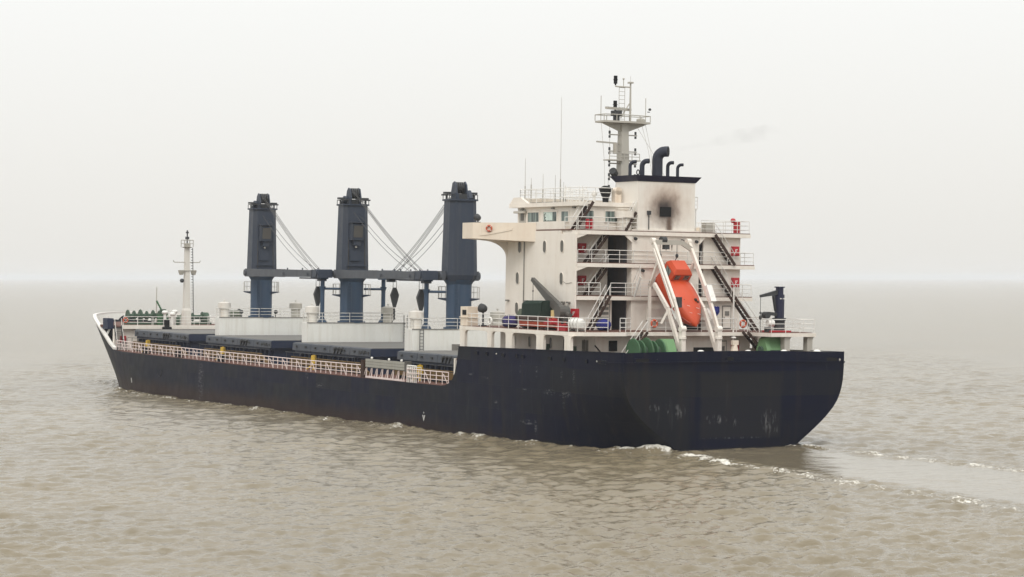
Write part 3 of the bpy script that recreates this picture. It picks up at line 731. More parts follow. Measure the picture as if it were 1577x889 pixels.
# ------------------------------------------------------------------ superstructure
Z1, Z2, Z3, Z4 = 9.3, 12.25, 15.1, 17.92
mb = MB()
mb.box(14.6, 24.3, 3.7, 8.5, Z1, Z4 - 0.02); mb.box(20.0, 24.28, 2.77, 3.7, Z1, Z4 - 0.02)
mb.box(12.15, 24.26, -4.3, 2.75, Z1, Z4 + 0.2); mb.box(18.0, 24.28, -5.0, -4.3, Z1, Z4 - 0.02); mb.box(12.5, 24.3, -9.0, -5.0, Z1, Z4 - 0.02)
mb.box(12.1, 14.6, 8.36, 8.5, Z1, Z4 - 0.3); mb.box(13.0, 14.6, 4.2, 8.36, Z1, Z2 - 0.3)
house = mb.build('superstructure', WHITE, ship)
PSHADE = paint('passage_shade', (0.085, 0.085, 0.095), 0.7)  # dark sheets that paint in the shade of the recessed passages
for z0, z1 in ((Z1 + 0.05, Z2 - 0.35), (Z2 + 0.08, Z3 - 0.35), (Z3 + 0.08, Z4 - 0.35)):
    mb = MB(); mb.box(12.9, 19.9, 2.752, 2.80, z0, z1); mb.box(19.9, 19.98, 2.8, 3.7, z0, z1); mb.box(14.65, 19.9, 3.66, 3.698, z0, z1); mb.build('passage_shade_panel', PSHADE, house)
    mb = MB(); mb.box(17.9, 17.98, -4.98, -4.3, z0, z1); mb.box(12.7, 17.9, -4.34, -4.302, z0, z1); mb.box(12.7, 17.9, -4.998, -4.96, z0, z1); mb.build('passage_shade_panel', PSHADE, house)
mb = MB(); mb.box(9.4, 26.0, -8.0, 8.0, 6.3, 8.94); lower = mb.build('poop_house', WHITE, ship)
# boat deck
side = [(27.6, 11.4), (8.3, 11.4), (7.5, 11.1), (7.2, 10.5), (7.1, 6.4), (8.0, 5.5), (8.0, -6.7), (4.7, -6.9), (4.7, -11.7), (5.2, -11.8), (12, -11.6), (27.6, -11.4)]
bd = deck('boat_deck', side, Z1 - 0.03, 0.32, WHITE)
mb = MB(); mb.prism([(27.4, 11.2), (8.4, 11.2), (7.4, 10.4), (7.3, 6.4), (8.2, 5.5), (8.2, -6.8), (5.0, -7.1), (5.0, -11.5), (27.4, -11.2)], 'z', Z1 - 0.03, Z1 + 0.02); mb.build('deck_covering', DECK, bd)
def pillar(s, y, w, zb=6.3, mat=WHITE):
    a = MB()
    a.box(s - w / 2, s + w / 2, y - 0.18, y + 0.12, zb, Z1 - 0.36)
    for d in (-1, 1):
        pts = [(s + d * w / 2, 8.94), (s + d * (w / 2 + 0.45), 8.94), (s + d * (w / 2 + 0.16), 8.85), (s + d * (w / 2 + 0.05), 8.72), (s + d * w / 2, 8.45)]
        a.prism(pts, 'y', y - 0.14, y + 0.08)
    return a.build('pillar', mat, bd)
for s, w in ((27.0, 0.85), (21.9, 0.75), (18.4, 1.1), (13.0, 1.15), (8.4, 0.95)): pillar(s, 11.3, w)
for y in (-8.75, -11.2): a = MB(); a.box(4.9, 5.5, y - 0.28, y + 0.28, 6.3, Z1 - 0.36); a.prism([(y - 0.28, 8.94), (y - 0.5, 8.94), (y - 0.28, 8.6)], 'x', 5.0, 5.4); a.build('pillar', MASTG, bd)
for s in (13, 20, 26.5): a = MB(); a.box(s - 0.4, s + 0.4, -11.4, -11.1, 6.3, Z1 - 0.36); a.build('pillar', WHITE, bd)
# accommodation deck slabs: C, B and the bridge deck, with a dark waterway line on top
for z, ye, nm in ((Z2, -10.0, 'deck_slab'), (Z3, -10.2, 'deck_slab'), (Z4, -9.7, 'deck_slab')):
    a = MB(); a.prism([(12.05, 8.34), (11.9, -3.0), (11.9, ye), (22, ye), (22, -9.02), (12.48, -9.02), (12.48, -5.0), (14.58, -4.4), (14.58, 8.34)], 'z', z - 0.33, z)
    sl = a.build(nm, WHITE, ship)
    a = MB(); a.prism([(12.08, 8.32), (11.93, -3.0), (11.93, ye + 0.05), (21.9, ye + 0.05), (21.9, -9.03), (12.47, -9.03), (12.47, -5.0), (14.57, -4.4), (14.57, 8.32)], 'z', z, z + 0.07)
    a.build('waterway', DECK, sl)
    runs = {Z4: ([(12.15, 8.25, z), (12.05, 2.3, z)], [(12.0, -4.4, z), (12.0, ye + 0.1, z), (21.5, ye + 0.1, z)]),
            Z3: ([(12.15, 8.25, z), (12.0, -3.0, z), (12.0, ye + 0.1, z), (21.5, ye + 0.1, z)],),
            Z2: ([(12.15, 8.25, z), (12.1, 5.95, z)], [(12.1, 4.9, z), (12.0, 1.9, z)], [(12.0, -4.0, z), (12.0, ye + 0.1, z), (21.5, ye + 0.1, z)])}[z]
    for run in runs: r = MB(); r.rail(run, 1.15, 1.4); r.build('railing', RAILW, sl)
    if z > Z2:                                            # corner brackets of the recessed bays
        for br in ([(8.36, z - 0.33), (7.3, z - 0.33), (8.36, z - 0.68)], [(2.75, z - 0.33), (3.55, z - 0.33), (2.75, z - 1.0)], [(-4.3, z - 0.33), (-5.0, z - 0.33), (-4.3, z - 1.0)])[:3 if z == Z4 else 1]:
            b = MB(); b.prism(br, 'x', 12.07, 12.2); b.build('bracket', WHITE, sl)
# tall rounded windows in the port side
def pill_window(s, y, z, w=0.56, h=1.06, axis='y', parent=None, mats=None, sg=1):
    a = MB(); pts = []
    for k in range(8): th = math.pi * k / 7; pts.append((w / 2 * math.cos(th), h / 2 - w / 2 + w / 2 * math.sin(th)))
    for k in range(8): th = math.pi + math.pi * k / 7; pts.append((w / 2 * math.cos(th), -h / 2 + w / 2 + w / 2 * math.sin(th)))
    P = (lambda u, v, o: (s + u, y + o, z + v)) if axis == 'y' else (lambda u, v, o: (s - o, y + u, z + v))
    a.loft([[P(u, v, 0.0) for u, v in pts], [P(u, v, 0.02) for u, v in pts]])
    a.m = 1
    a.loft([[P(u * k, v * (1 + (k - 1) * w / h), o) for u, v in pts] for k, o in ((1.0, 0.0), (1.13, 0.0), (1.13, 0.05), (1.0, 0.05), (1.0, 0.0))], caps=False)
    return a.build('window', mats or [PORTG, WHITE], parent or house)
for s, z in ((21.75, 16.5), (17.35, 16.5), (14.35, 16.53), (22.1, 13.7), (14.4, 13.72), (22.15, 11.0)): pill_window(s, 8.5, z)
for s in (23.4, 20.6, 16.9, 14.5, 11.2): pill_window(s, 8.0, 8.05, 0.42, 1.0, parent=lower)
def wall_box(name, parent, mats, s0, s1, y0, y1, z0, z1):
    a = MB(); a.box(s0, s1, y0, y1, z0, z1); return a.build(name, mats, parent)
# doors, louvres and pipes
mb = MB(); mb.tube([(20.9, 8.56, Z1), (20.9, 8.56, 17.0)], 0.05, 6); mb.tube([(12.6, 8.55, 13.4), (13.6, 8.52, 13.3), (14.2, 8.52, 13.55)], 0.02, 4); mb.build('pipe', SHADEB, house)
def door(parent, s, y, z, w=0.8, h=1.9, mat=WHITE, louvre=False):
    a = MB(); a.m = 0; a.box(s - 0.07, s, y - w / 2, y + w / 2, z + 0.2, z + 0.2 + h); a.m = 1
    a.box(s - 0.03, s, y - w / 2 - 0.09, y + w / 2 + 0.09, z + 0.1, z + 0.3 + h)
    if louvre:
        for k in range(4): a.box(s - 0.11, s - 0.07, y - w / 2 + 0.08, y + w / 2 - 0.08, z + 0.5 + k * 0.42, z + 0.74 + k * 0.42)
    else:
        a.box(s - 0.12, s - 0.07, y - w * 0.28, y + w * 0.28, z + 1.3, z + 1.7); a.box(s - 0.13, s - 0.07, y + w * 0.36, y + w * 0.42, z + 1.0, z + 1.2)
    return a.build('door', [mat, SHADEB], parent)
door(house, 13.0, 5.0, Z1, 1.0, 2.0, WHITE, True); door(house, 12.5, -7.6, Z1 + 0.02); 
door(lower, 9.4, -0.5, 6.3, 1.0, 2.1); door(lower, 9.4, -5.0, 6.3)
for y, w in ((6.3, 0.8), ): wall_box('vent_louvre', lower, BLACK, 9.3, 9.4, y - w / 2, y + w / 2, 7.6, 8.5)
a = MB()
for k in range(5): a.box(10.6 + k * 0.2, 10.72 + k * 0.2, 8.0, 8.08, 7.5, 8.5)
a.build('vent_louvre', SHADEB, lower)
wall_box('opening_shade', lower, BLACK, 9.32, 9.4, -4.2, -2.0, 6.3, 7.9)  # black panel standing in for the shaded inside of a wall gap
wall_box('opening_shade', house, BLACK, 12.07, 12.15, -4.2, -2.2, Z1 + 0.1, Z2 - 0.6)  # likewise flat black in place of depth and shade
wall_box('locker', house, WHITE, 11.6, 12.1, -0.2, 1.2, Z1 + 0.9, Z1 + 1.9)
wall_box('locker', house, WHITE, 11.7, 12.4, -5.6, -4.6, Z1 + 0.9, Z1 + 1.9)
# wall lamps
for s, y, z in ((12.05, 2.5, Z4 - 0.6), (12.05, -2.4, Z4 - 0.7), (12.05, -3.9, Z4 - 0.75), (12.05, 1.7, Z3 - 0.55)):
    a = MB(); a.cyl((s, y, z), (s - 0.22, y, z - 0.05), 0.14, n=8); a.build('wall_lamp', DARKG, house)
for s in (23.7, 20.3, 17.0, 13.9, 13.0): a = MB(); a.box(s - 0.18, s + 0.18, 8.5, 8.75, 11.62, 11.75); a.build('wall_lamp', SHADEB, house)
# ---- bridge
mb = MB(); mb.prism([(13.2, 7.5), (24.0, 7.5), (24.0, -6.5), (17.2, -6.5), (17.2, 2.0), (13.2, 2.0)], 'z', Z4 + 0.02, 20.06); wh = mb.build('wheelhouse', WHITE, ship)
mb = MB(); mb.prism([(12.9, 7.9), (24.9, 7.9), (24.9, -6.8), (17.0, -6.8), (17.0, 1.9), (12.9, 1.9)], 'z', 20.06, 20.42)
mb.prism([(24.9, 20.42), (24.2, 20.98), (23.0, 20.98), (21.6, 20.42)], 'y', 7.55, 7.85); mb.prism([(24.9, 20.42), (24.2, 20.98), (23.9, 20.98), (24.3, 20.42)], 'y', -6.75, 7.55)
roof = mb.build('bridge_roof', WHITE, wh)
mb = MB(); mb.rail([(23.4, 7.6, 20.42), (13.1, 7.6, 20.42), (13.0, 4.4, 20.42)], 1.25, 1.5); mb.rail([(23.4, 7.6, 20.95), (23.4, -6.6, 20.95), (17.2, -6.6, 20.42), (17.2, 1.7, 20.42)], 0.75, 1.5)
mb.build('roof_railing', RAILW, wh)
mb = MB(); mb.box(17.6, 22.6, -6.2, 7.2, 20.43, 20.5); mb.build('roof_covering', DARKG, wh)
def bridge_window(s0, s1, z0, z1, axis='y', y=7.5):
    a = MB()
    if axis == 'y':
        a.box(s0, s1, y, y + 0.03, z0, z1); a.m = 1
        for q in ((s0 - 0.09, s0, z0 - 0.09, z1 + 0.09), (s1, s1 + 0.09, z0 - 0.09, z1 + 0.09), (s0, s1, z0 - 0.09, z0), (s0, s1, z1, z1 + 0.09)): a.box(q[0], q[1], y, y + 0.07, q[2], q[3])
    else:
        a.box(y - 0.03, y, s0, s1, z0, z1); a.m = 1
        for q in ((s0 - 0.09, s0, z0 - 0.09, z1 + 0.09), (s1, s1 + 0.09, z0 - 0.09, z1 + 0.09), (s0, s1, z0 - 0.09, z0), (s0, s1, z1, z1 + 0.09)): a.box(y - 0.07, y, q[0], q[1], q[2], q[3])
    return a.build('window', [GLASS, WHITE], wh)
bridge_window(20.1, 22.1, 18.75, 19.6); bridge_window(17.0, 19.3, 18.75, 19.6); bridge_window(15.0, 16.2, 18.75, 19.6)
bridge_window(6.1, 7.1, 18.75, 19.65, 'x', 13.2); bridge_window(3.6, 4.9, 18.75, 19.65, 'x', 13.2)
mb = MB(); mb.box(17.75, 19.25, 7.535, 7.55, 18.85, 19.58); sg = mb.build('window_sign', SIGNW, wh)
mb = MB(); mb.torus((18.95, 7.56, 19.28), (0, 1, 0), 0.17, 0.035, 14, 4, R(-120), R(120)); mb.torus((18.95, 7.56, 19.0), (0, 1, 0), 0.13, 0.035, 12, 4, R(-60), R(150)); mb.build('sign_mark', BLACK, wh)
mb = MB(); mb.box(22.5, 23.6, 7.5, 7.56, Z4 + 0.1, 19.9); mb.m = 1; mb.box(22.8, 23.3, 7.56, 7.6, 18.9, 19.6); mb.m = 0; mb.box(22.3, 24.1, 7.5, 7.9, 19.55, 19.75); mb.build('bridge_door', [MASTG, PORTG], wh)
for s in (23.0, 17.6, 14.0): a = MB(); a.box(s - 0.2, s + 0.2, 7.5, 7.68, 19.85, 19.98); a.build('wall_lamp', SHADEB, wh)
# bridge wing (port), its bracket and side screen
wing_pts = [(19.0, 8.5), (23.4, 12.45), (25.6, 12.3), (25.0, 8.5)]
a = MB()
wo_ = [(19.0, 8.48), (23.4, 12.45), (25.6, 12.3), (25.0, 8.48)]; wi_ = [(19.35, 8.6), (23.5, 12.28), (25.45, 12.15), (24.85, 8.6)]; wz_ = (16.95, 17.2, 17.2, 16.95)
a.loft([[(x, y, z) for (x, y), z in zip(wo_, wz_)], [(x, y, 18.62) for x, y in wo_], [(x, y, 18.62) for x, y in wi_], [(x, y, 17.9) for x, y in wi_]])
wing = a.build('bridge_wing', CREAM, ship)
a = MB(); pts = [(8.5, 17.0), (12.3, 17.2), (11.6, 17.12)]
for k in range(9): th = R(90) * k / 8; pts.append((11.0 - 2.5 * math.sin(th) , 17.05 - 1.5 * (1 - math.cos(th))))
a.prism([(8.5, 17.0), (11.9, 17.18)] + pts[3:], 'x', 24.05, 24.3); a.build('wing_bracket', WHITE, wing)
a = MB(); a.loft([[(19.0, -8.98, 16.95), (23.4, -12.45, 17.2), (25.6, -12.3, 17.2), (25.0, -8.98, 16.95)], [(19.0, -8.98, 18.6), (23.4, -12.45, 18.6), (25.6, -12.3, 18.6), (25.0, -8.98, 18.6)]]); a.build('bridge_wing', CREAM, ship)
a = MB(); a.box(14.2, 19.0, 8.3, 8.4, Z4 + 0.12, 18.72); a.m = 1; a.box(13.0, 19.0, 8.2, 8.45, Z4, Z4 + 0.1); a.m = 0
a.build('side_screen', [WHITE, DECK], wing)
a = MB(); a.rail([(14.2, 8.35, Z4), (12.2, 8.35, Z4)], 1.15, 1.0); a.build('railing', RAILW, wing)
a = MB(); a.prism([(22.9, 17.45), (22.4, 17.5), (20.6, 17.95), (20.6, 18.15), (20.75, 18.15), (22.3, 17.7), (22.75, 17.7), (22.75, 18.4), (22.9, 18.4)], 'y', 0, 0.06)
for i, v in enumerate(a.v): a.v[i] = (v[0], 12.46 - (23.4 - v[0]) * 0.902 + v[1], v[2])
a.build('buoy_rack', CREAM, wing)

# ---- stairs
def stair(p, q, width, along, parent=ship, rails=True, mat=DARKBR):
    """inclined ladder from p (foot) to q (head); along = horizontal unit vector across the treads"""
    p = Vector(p); q = Vector(q); w = Vector(along) * width / 2
    a = MB()
    for sg in (-1, 1): a.beam(p + w * sg, q + w * sg, 0.09, 0.24)
    n = max(4, int((q.z - p.z) / 0.24))
    for k in range(1, n):
        c = p.lerp(q, k / n); a.beam(c - w, c + w, 0.2, 0.05)
    o = a.build('stair', mat, parent)
    if rails:
        r = MB(); up = Vector((0, 0, 0.95))
        for sg in (-1, 1):
            r.tube([p + w * sg + up, q + w * sg + up], 0.032, 5)
            for k in (0.05, 0.35, 0.65, 0.95):
                c = p.lerp(q, k) + w * sg; r.cyl(c, c + up, 0.024, n=4)
        r.build('handrail', RAILW, o)
    return o
FA = (1, 0, 0)
stair((12.75, 8.6 - 0.3, Z4 + 0.05), (12.75, 6.6, 20.42), 0.75, FA)
for z0, z1 in ((Z3, Z4), (Z2, Z3)): stair((13.0, 6.85, z0 + 0.05), (13.0, 4.75, z1 - 0.15), 0.75, FA)
stair((11.2, 7.55, Z1 + 0.05), (11.6, 5.45, Z2 + 0.05), 0.75, FA)
stair((6.9, 6.9, 6.4), (7.4, 4.3, Z1), 0.75, FA)
for z0, z1 in ((Z3, Z4), (Z2, Z3)): stair((12.1, -7.9, z0 + 0.05), (12.1, -5.75, z1 - 0.1), 0.75, FA)
stair((10.3, -9.2, Z1 + 0.05), (10.9, -7.1, Z2 + 0.05), 0.75, FA); stair((7.4, -9.0, 6.4), (7.6, -6.2, Z1), 0.75, FA)
stair((122.2, 9.75, 3.62), (123.4, 9.75, 6.75), 0.9, (0, 1, 0), mat=DARKG)
stair((12.2, 3.5, Z4 + 0.05), (12.4, 2.3, 19.6), 0.4, FA)
# boarding steps to the lifeboat
a = MB()
for k in range(6): a.beam((11.0 - 0.12 * k, 1.6, Z2 + 0.15 + 0.26 * k), (11.0 - 0.12 * k, 3.0, Z2 + 0.15 + 0.26 * k), 0.25, 0.06)
a.beam((11.2, 3.05, Z2), (10.2, 3.05, Z2 + 1.7), 0.08, 0.2); a.beam((11.2, 1.55, Z2), (10.2, 1.55, Z2 + 1.7), 0.08, 0.2)
a.rail([(11.4, 3.1, Z2 + 0.1), (10.2, 3.1, Z2 + 1.7)], 1.05, 0.9, 2, 0.026)
a.build('boarding_steps', RAILW, ship)
# boat deck rails
def deck_rail(pts, sp=1.5, mat=RAILW, h=1.15):
    a = MB(); a.rail(pts, h, sp); return a.build('railing', mat, bd)
deck_rail([(27.3, 11.25, Z1), (8.5, 11.25, Z1), (7.6, 10.9, Z1), (7.35, 10.3, Z1), (7.3, 8.1, Z1)], 1.75)
deck_rail([(7.3, 6.9, Z1), (7.2, 6.4, Z1), (8.15, 5.3, Z1)], 1.6); deck_rail([(8.1, 3.6, Z1), (8.1, -5.6, Z1)], 1.7)
deck_rail([(8.1, -6.8, Z1), (4.85, -7.0, Z1), (4.85, -11.6, Z1), (27.3, -11.25, Z1)], 1.5)
a = MB(); a.cyl((8.2, -5.35, 6.3), (8.2, -5.35, 13.2), 0.07, n=8); a.cyl((8.2, -5.35, 8.75), (8.2, -5.35, 8.95), 0.3, 0.1, n=8); a.build('light_pole', RAILW, bd)
a = MB(); a.box(26.3, 27.6, 10.2, 11.3, Z1 + 0.02, 11.05); a.m = 1; a.box(26.5, 27.2, 11.3, 11.34, 10.3, 10.75); a.m = 0; a.box(26.2, 27.7, 10.1, 11.4, 10.05, 10.12); a.build('sidelight_box', [CREAM, BLACK], bd)
# ---- funnel
a = MB(); a.box(12.3, 15.9, -3.9, 2.12, Z4 + 0.08, 22.36); fun = a.build('funnel', FUNNEL, ship)
a = MB(); z0, z1 = 22.34, 22.86
a.loft([[(12.25, -3.95, z0), (12.25, 2.17, z0), (15.95, 2.17, z0), (15.95, -3.95, z0)], [(11.95, -4.35, z1), (11.95, 2.57, z1), (16.3, 2.57, z1), (16.3, -4.35, z1)]]); a.build('funnel_rim', FNAVY, fun)
def exhaust(y, r, h, s=13.6, bend=0.6):
    a = MB(); z = 22.84; d = Vector((-0.75, -0.66, 0)); P = [Vector((s, y, z)), Vector((s, y, z + h - bend))]
    for k in range(1, 8):
        th = R(88) * k / 7; P.append(Vector((s, y, z + h - bend)) + d * (bend * (1 - math.cos(th))) + Vector((0, 0, bend * math.sin(th))))
    P.append(P[-1] + d * (0.4 * r + 0.12))
    a.sweep(P, r, 14); a.m = 1
    e = P[-1]; a.cyl(e - d * 0.02, e + d * 0.012, r * 0.88, n=14)
    return a.build('exhaust_pipe', [SOOTP, BLACK], fun, smooth=45)
exhaust(2.25 - 0.25, 0.15, 1.25, 13.8, 0.4); exhaust(0.75, 0.22, 1.35, 13.8, 0.45); exhaust(-0.85, 0.47, 2.25, 13.8, 0.7); exhaust(-1.95, 0.16, 1.3, 13.8, 0.36); exhaust(-3.0, 0.14, 1.15, 13.8, 0.35)
a = MB(); a.box(12.24, 12.3, -1.35, -0.2, 19.3, 20.15); a.build('funnel_vent', BLACK, fun)
a = MB(); a.torus((13.2, 1.55, 23.15), (0, 1, 0), 0.22, 0.05, 12, 5); a.cyl((13.2, 1.55, 22.8), (13.2, 1.55, 23.0), 0.08, n=6); a.build('lifting_ring', BLACK, fun)
a = MB(); a.box(12.8, 14.0, -4.5, -3.92, 20.0, 20.12); a.rail([(12.8, -4.5, 20.12), (14, -4.5, 20.12)], 1.0, 0.6); a.cyl((12.9, -4.4, Z4), (12.9, -4.4, 20.0), 0.05, n=5)
for z in np.arange(Z4, 22.3, 0.32): a.cyl((13.3, -4.05, z), (13.7, -4.05, z), 0.02, n=4)
a.build('ladder', RAILW, fun)
a = MB(); a.cyl((12.2, 1.0, Z4 + 0.1), (12.2, 1.0, Z4 + 1.7), 0.05, n=6); a.box(12.05, 12.3, 0.85, 1.15, Z4 + 1.5, Z4 + 1.85); a.build('standpipe', DARKG, fun)
# ---- monkey island: aerials, compass, deck lockers
def aerial(s, y, z, h, r=0.03, thick=0.8):
    a = MB(); a.cyl((s, y, z), (s, y, z + thick), r * 2.2, n=6); a.cyl((s, y, z + thick), (s, y, z + h), r, r * 0.6, n=5); return a.build('aerial', MASTG, wh)
for s, y, h, k in ((22.9, 7.4, 4.1, 1.6), (21.8, 7.4, 2.3, 1.7), (19.7, 7.4, 2.6, 1.3), (20.2, 5.3, 9.6, 2.2), (20.6, 5.6, 2.6, 0.9), (18.8, 5.8, 1.9, 0.6)): aerial(s, y, 20.42, h, 0.028, k)
a = MB()
for d in (-0.55, 0.55): a.cyl((18.0, 5.2 + d * 1.6, 20.42), (18.0, 5.2 + d * 1.6, 21.9), 0.06, n=6); a.torus((18.0, 5.0 + d * 1.6, 21.9), (1, 0, 0), 0.22, 0.06, 10, 5, R(0), R(200))
a.box(17.6, 18.3, 4.0, 6.4, 20.9, 21.0); a.rail([(17.6, 6.4, 20.42), (17.6, 4.0, 20.42)], 1.2, 0.4, 3, 0.03); a.ball((17.0, 3.7, 21.3), 0.28, 10, 6); a.cyl((17.0, 3.7, 20.42), (17.0, 3.7, 21.2), 0.08, n=6)
a.build('vent_group', RAILW, wh)
a = MB(); a.cyl((15.0, 3.75, 20.42), (15.0, 3.75, 21.1), 0.26, 0.3, n=12); a.cyl((15.0, 3.75, 21.0), (15.0, 3.75, 21.7), 0.36, 0.62, n=14); a.cyl((15.0, 3.75, 21.7), (15.0, 3.75, 21.95), 0.62, 0.2, n=14); a.build('compass_binnacle', BLACK, wh, smooth=40)
a = MB(); a.box(14.6, 15.2, 2.35, 3.0, 20.42, 21.55); a.cyl((14.6, 2.65, 21.5), (15.2, 2.65, 21.5), 0.35, n=12); a.build('vent_cowl', CREAM, wh)
a = MB(); a.cyl((12.7, 3.25, Z4 + 0.05), (12.7, 3.25, Z4 + 1.2), 0.62, n=16); a.cyl((12.7, 3.25, Z4 + 1.2), (12.7, 3.25, Z4 + 1.75), 0.86, n=16); a.torus((12.7, 3.25, Z4 + 1.95), (0, 0, 1), 0.55, 0.03, 14, 4); a.build('deck_ventilator', WHITE, ship, smooth=40)
a = MB()
for y, w in ((7.15, 0.3), (6.7, 0.3)):
    a.cyl((12.45, y, Z4 + 0.15), (12.45, y, Z4 + 1.0), 0.17, n=8)
a.build('fire_extinguisher', RED, ship, smooth=40)
a = MB(); a.box(12.4, 13.2, -6.1, -5.2, Z4 + 0.08, Z4 + 0.95); a.build('deck_locker', MASTG, ship)
a = MB(); a.cyl((12.4, -8.5, Z4 + 0.1), (12.4, -8.5, Z4 + 1.1), 0.3, n=10); a.ball((12.4, -8.1, Z4 + 1.2), 0.24, 8, 6); a.build('fire_monitor', RED, ship, smooth=50)
# poop clutter: bollard heads, hose stand
for y in (2.6, -2.2, -5.9, -9.4):
    a = MB(); a.cyl((1.5, y, 6.3), (1.5, y, 7.6), 0.35, n=10); a.ball((1.5, y, 7.68), 0.36, 12, 8, (1, 1, 0.85)); a.build('mushroom_vent', RAFTW, ship, smooth=60)
a = MB(); a.cyl((6.5, -4.3, 6.3), (6.5, -4.3, 8.5), 0.7, 0.15, n=10); a.box(6.3, 6.6, -4.6, -4.0, 8.2, 8.6); a.build('sounding_cone', CREAM, ship)
a = MB(); a.cyl((9.2, 7.0, 6.9), (9.2, 8.2, 8.1), 0.06, n=6); a.box(9.0, 9.4, 6.0, 7.0, 6.8, 7.1); a.build('hand_lever', BLACK, ship)
a = MB(); a.box(10.2, 10.9, 9.4, 10.0, 6.3, 8.0); a.build('deck_bitts', GREEND, ship); a = MB(); a.box(14.4, 15.2, 9.6, 10.2, 6.3, 8.05); a.build('deck_bitts', GREEND, ship)

# ------------------------------------------------------------------ deck cranes (x of the local frame = jib direction)
G_CR = 'deck cranes on the mast houses'
def make_crane():
    t = thing('deck_crane', 'farthest blue grey deck crane behind the forward hatch, jib laid aft', 'crane', (99.9, 0, 8.38), math.pi - math.atan2(3.0, 24.2), G_CR, local=True)
    a = MB(); a.cyl((0, 0, 0), (0, 0, 5.0), 1.3, n=28); a.cyl((0, 0, 0), (0, 0, 0.18), 1.55, n=28); a.cyl((0, 0, 4.55), (0, 0, 5.0), 1.3, 1.6, n=28)
    col = a.build('column', CRANEC, t, smooth=40)
    a = MB(); a.cyl((0, -1.5, 0), (0, -1.5, 4.6), 0.05, n=5); a.cyl((0.4, -1.5, 0), (0.4, -1.5, 4.6), 0.05, n=5)
    for z in np.arange(0.3, 4.6, 0.35): a.cyl((0, -1.5, z), (0.4, -1.5, z), 0.025, n=4)
    for v in range(len(a.v)):
        x, y, z = a.v[v]; c, s = math.cos(R(55)), math.sin(R(55)); a.v[v] = (x * c - y * s, x * s + y * c, z)
    a.build('ladder', CRANEC, col)
    arc = [R(150 - 105 + 210 * k / 12) for k in range(13)]
    a = MB(); a.loft([[(r * math.cos(th), r * math.sin(th), z) for r, z in ((1.28, 2.85), (2.15, 3.05), (2.15, 3.15), (1.28, 3.15))] for th in arc]); pf = a.build('platform', CRANEB, t)
    a = MB(); a.rail([(2.1 * math.cos(th), 2.1 * math.sin(th), 3.15) for th in arc], 1.15, 0.85, 2, 0.024); a.build('railing', MASTG, pf)
    def octa(w, d, c, z): return [(-d, -w + c, z), (-d + c, -w, z), (d - c, -w, z), (d, -w + c, z), (d, w - c, z), (d - c, w, z), (-d + c, w, z), (-d, w - c, z)]
    a = MB(); a.loft([octa(1.34, 1.34, 0.5, 4.85), octa(1.56, 1.56, 0.5, 5.5), octa(1.55, 1.55, 0.5, 6.4), octa(1.40, 1.38, 0.45, 13.15)])
    a.loft([octa(1.56, 1.56, 0.45, 13.05), octa(1.56, 1.56, 0.45, 13.22)])
    hs = a.build('tower', CRANEB, t)
    a = MB(); a.rail([(p[0], p[1], 13.22) for p in octa(1.5, 1.5, 0.45, 0)], 0.45, 1.2, 1, 0.03)
    for y in (-1.4, 1.4): a.box(-0.3, 0.3, y - 0.35, y + 0.35, 13.75, 13.95); a.cyl((0, y, 13.2), (0, y, 13.8), 0.06, n=5); a.box(0.7, 1.2, y - 0.25, y + 0.25, 13.6, 13.75)
    a.build('floodlights', DARKG, hs)
    a = MB()
    a.prism([(-0.9, 13.2), (0.95, 13.2), (1.2, 13.9), (0.75, 14.9), (0.15, 15.05), (-0.35, 14.7)], 'y', -0.62, -0.5); a.prism([(-0.9, 13.2), (0.95, 13.2), (1.2, 13.9), (0.75, 14.9), (0.15, 15.05), (-0.35, 14.7)], 'y', 0.5, 0.62)
    a.m = 1
    for y in (-0.33, -0.11, 0.11, 0.33): a.cyl((0.4, y - 0.07, 14.4), (0.4, y + 0.07, 14.4), 0.6, n=16)
    a.box(-0.7, 0.6, -0.5, 0.5, 13.22, 13.75); a.m = 0; a.cyl((-0.7, -0.9, 13.2), (-0.2, -0.8, 14.0), 0.3, n=8); a.box(-1.1, -0.3, 0.5, 1.1, 13.2, 13.8)
    a.build('sheave_head', [CRANEB, DARKG], hs)
    a = MB(); a.loft([[(1.45, -0.85, 9.2), (2.3, -0.8, 9.2), (2.3, 0.55, 9.2), (1.45, 0.6, 9.2)], [(1.4, -0.85, 11.2), (2.55, -0.8, 11.0), (2.55, 0.55, 11.0), (1.4, 0.6, 11.2)]]); a.box(1.4, 2.1, -0.5, 0.3, 8.6, 9.2); a.box(1.35, 2.7, -0.95, 0.7, 11.1, 11.22)
    cab = a.build('cab', CRANEB, hs)
    a = MB(); a.box(1.55, 1.72, -0.8, 0.4, 6.9, 8.1); a.box(1.6, 1.72, -1.3, 1.3, 6.3, 6.42); a.build('access_panel', CRANEB, hs)
    a = MB(); a.ball((1.75, -0.15, 8.45), 0.13, 8, 6); a.ball((1.9, -0.1, 8.75), 0.14, 8, 6); a.build('lamp', RAFTW, hs)
    a = MB(); a.add([(2.36, -0.65, 9.5), (2.36, 0.4, 9.5), (2.56, 0.4, 10.8), (2.56, -0.65, 10.8)], [(0, 1, 2, 3)]); a.build('pane', GREYS, t)
    a = MB()                                              # luffing jib: two arms joining into one girder
    for sg in (-1, 1):
        a.beam((-0.5, sg * 1.8, 5.42), (3.5, sg * 1.75, 5.42), 0.34, 0.95); a.beam((3.5, sg * 1.75, 5.42), (23.0, sg * 0.75, 5.42), 0.34, 0.9, h2=0.74)
        a.cyl((-0.15, sg * 1.55, 5.42), (-0.15, sg * 2.15, 5.42), 0.38, n=12)
    for x in (6, 10, 14, 18, 22): a.box(x - 0.15, x + 0.15, -1.2 if x > 16 else -1.6, 1.2 if x > 16 else 1.6, 5.2, 5.5)
    jib = a.build('jib', JIBG, t, smooth=30)
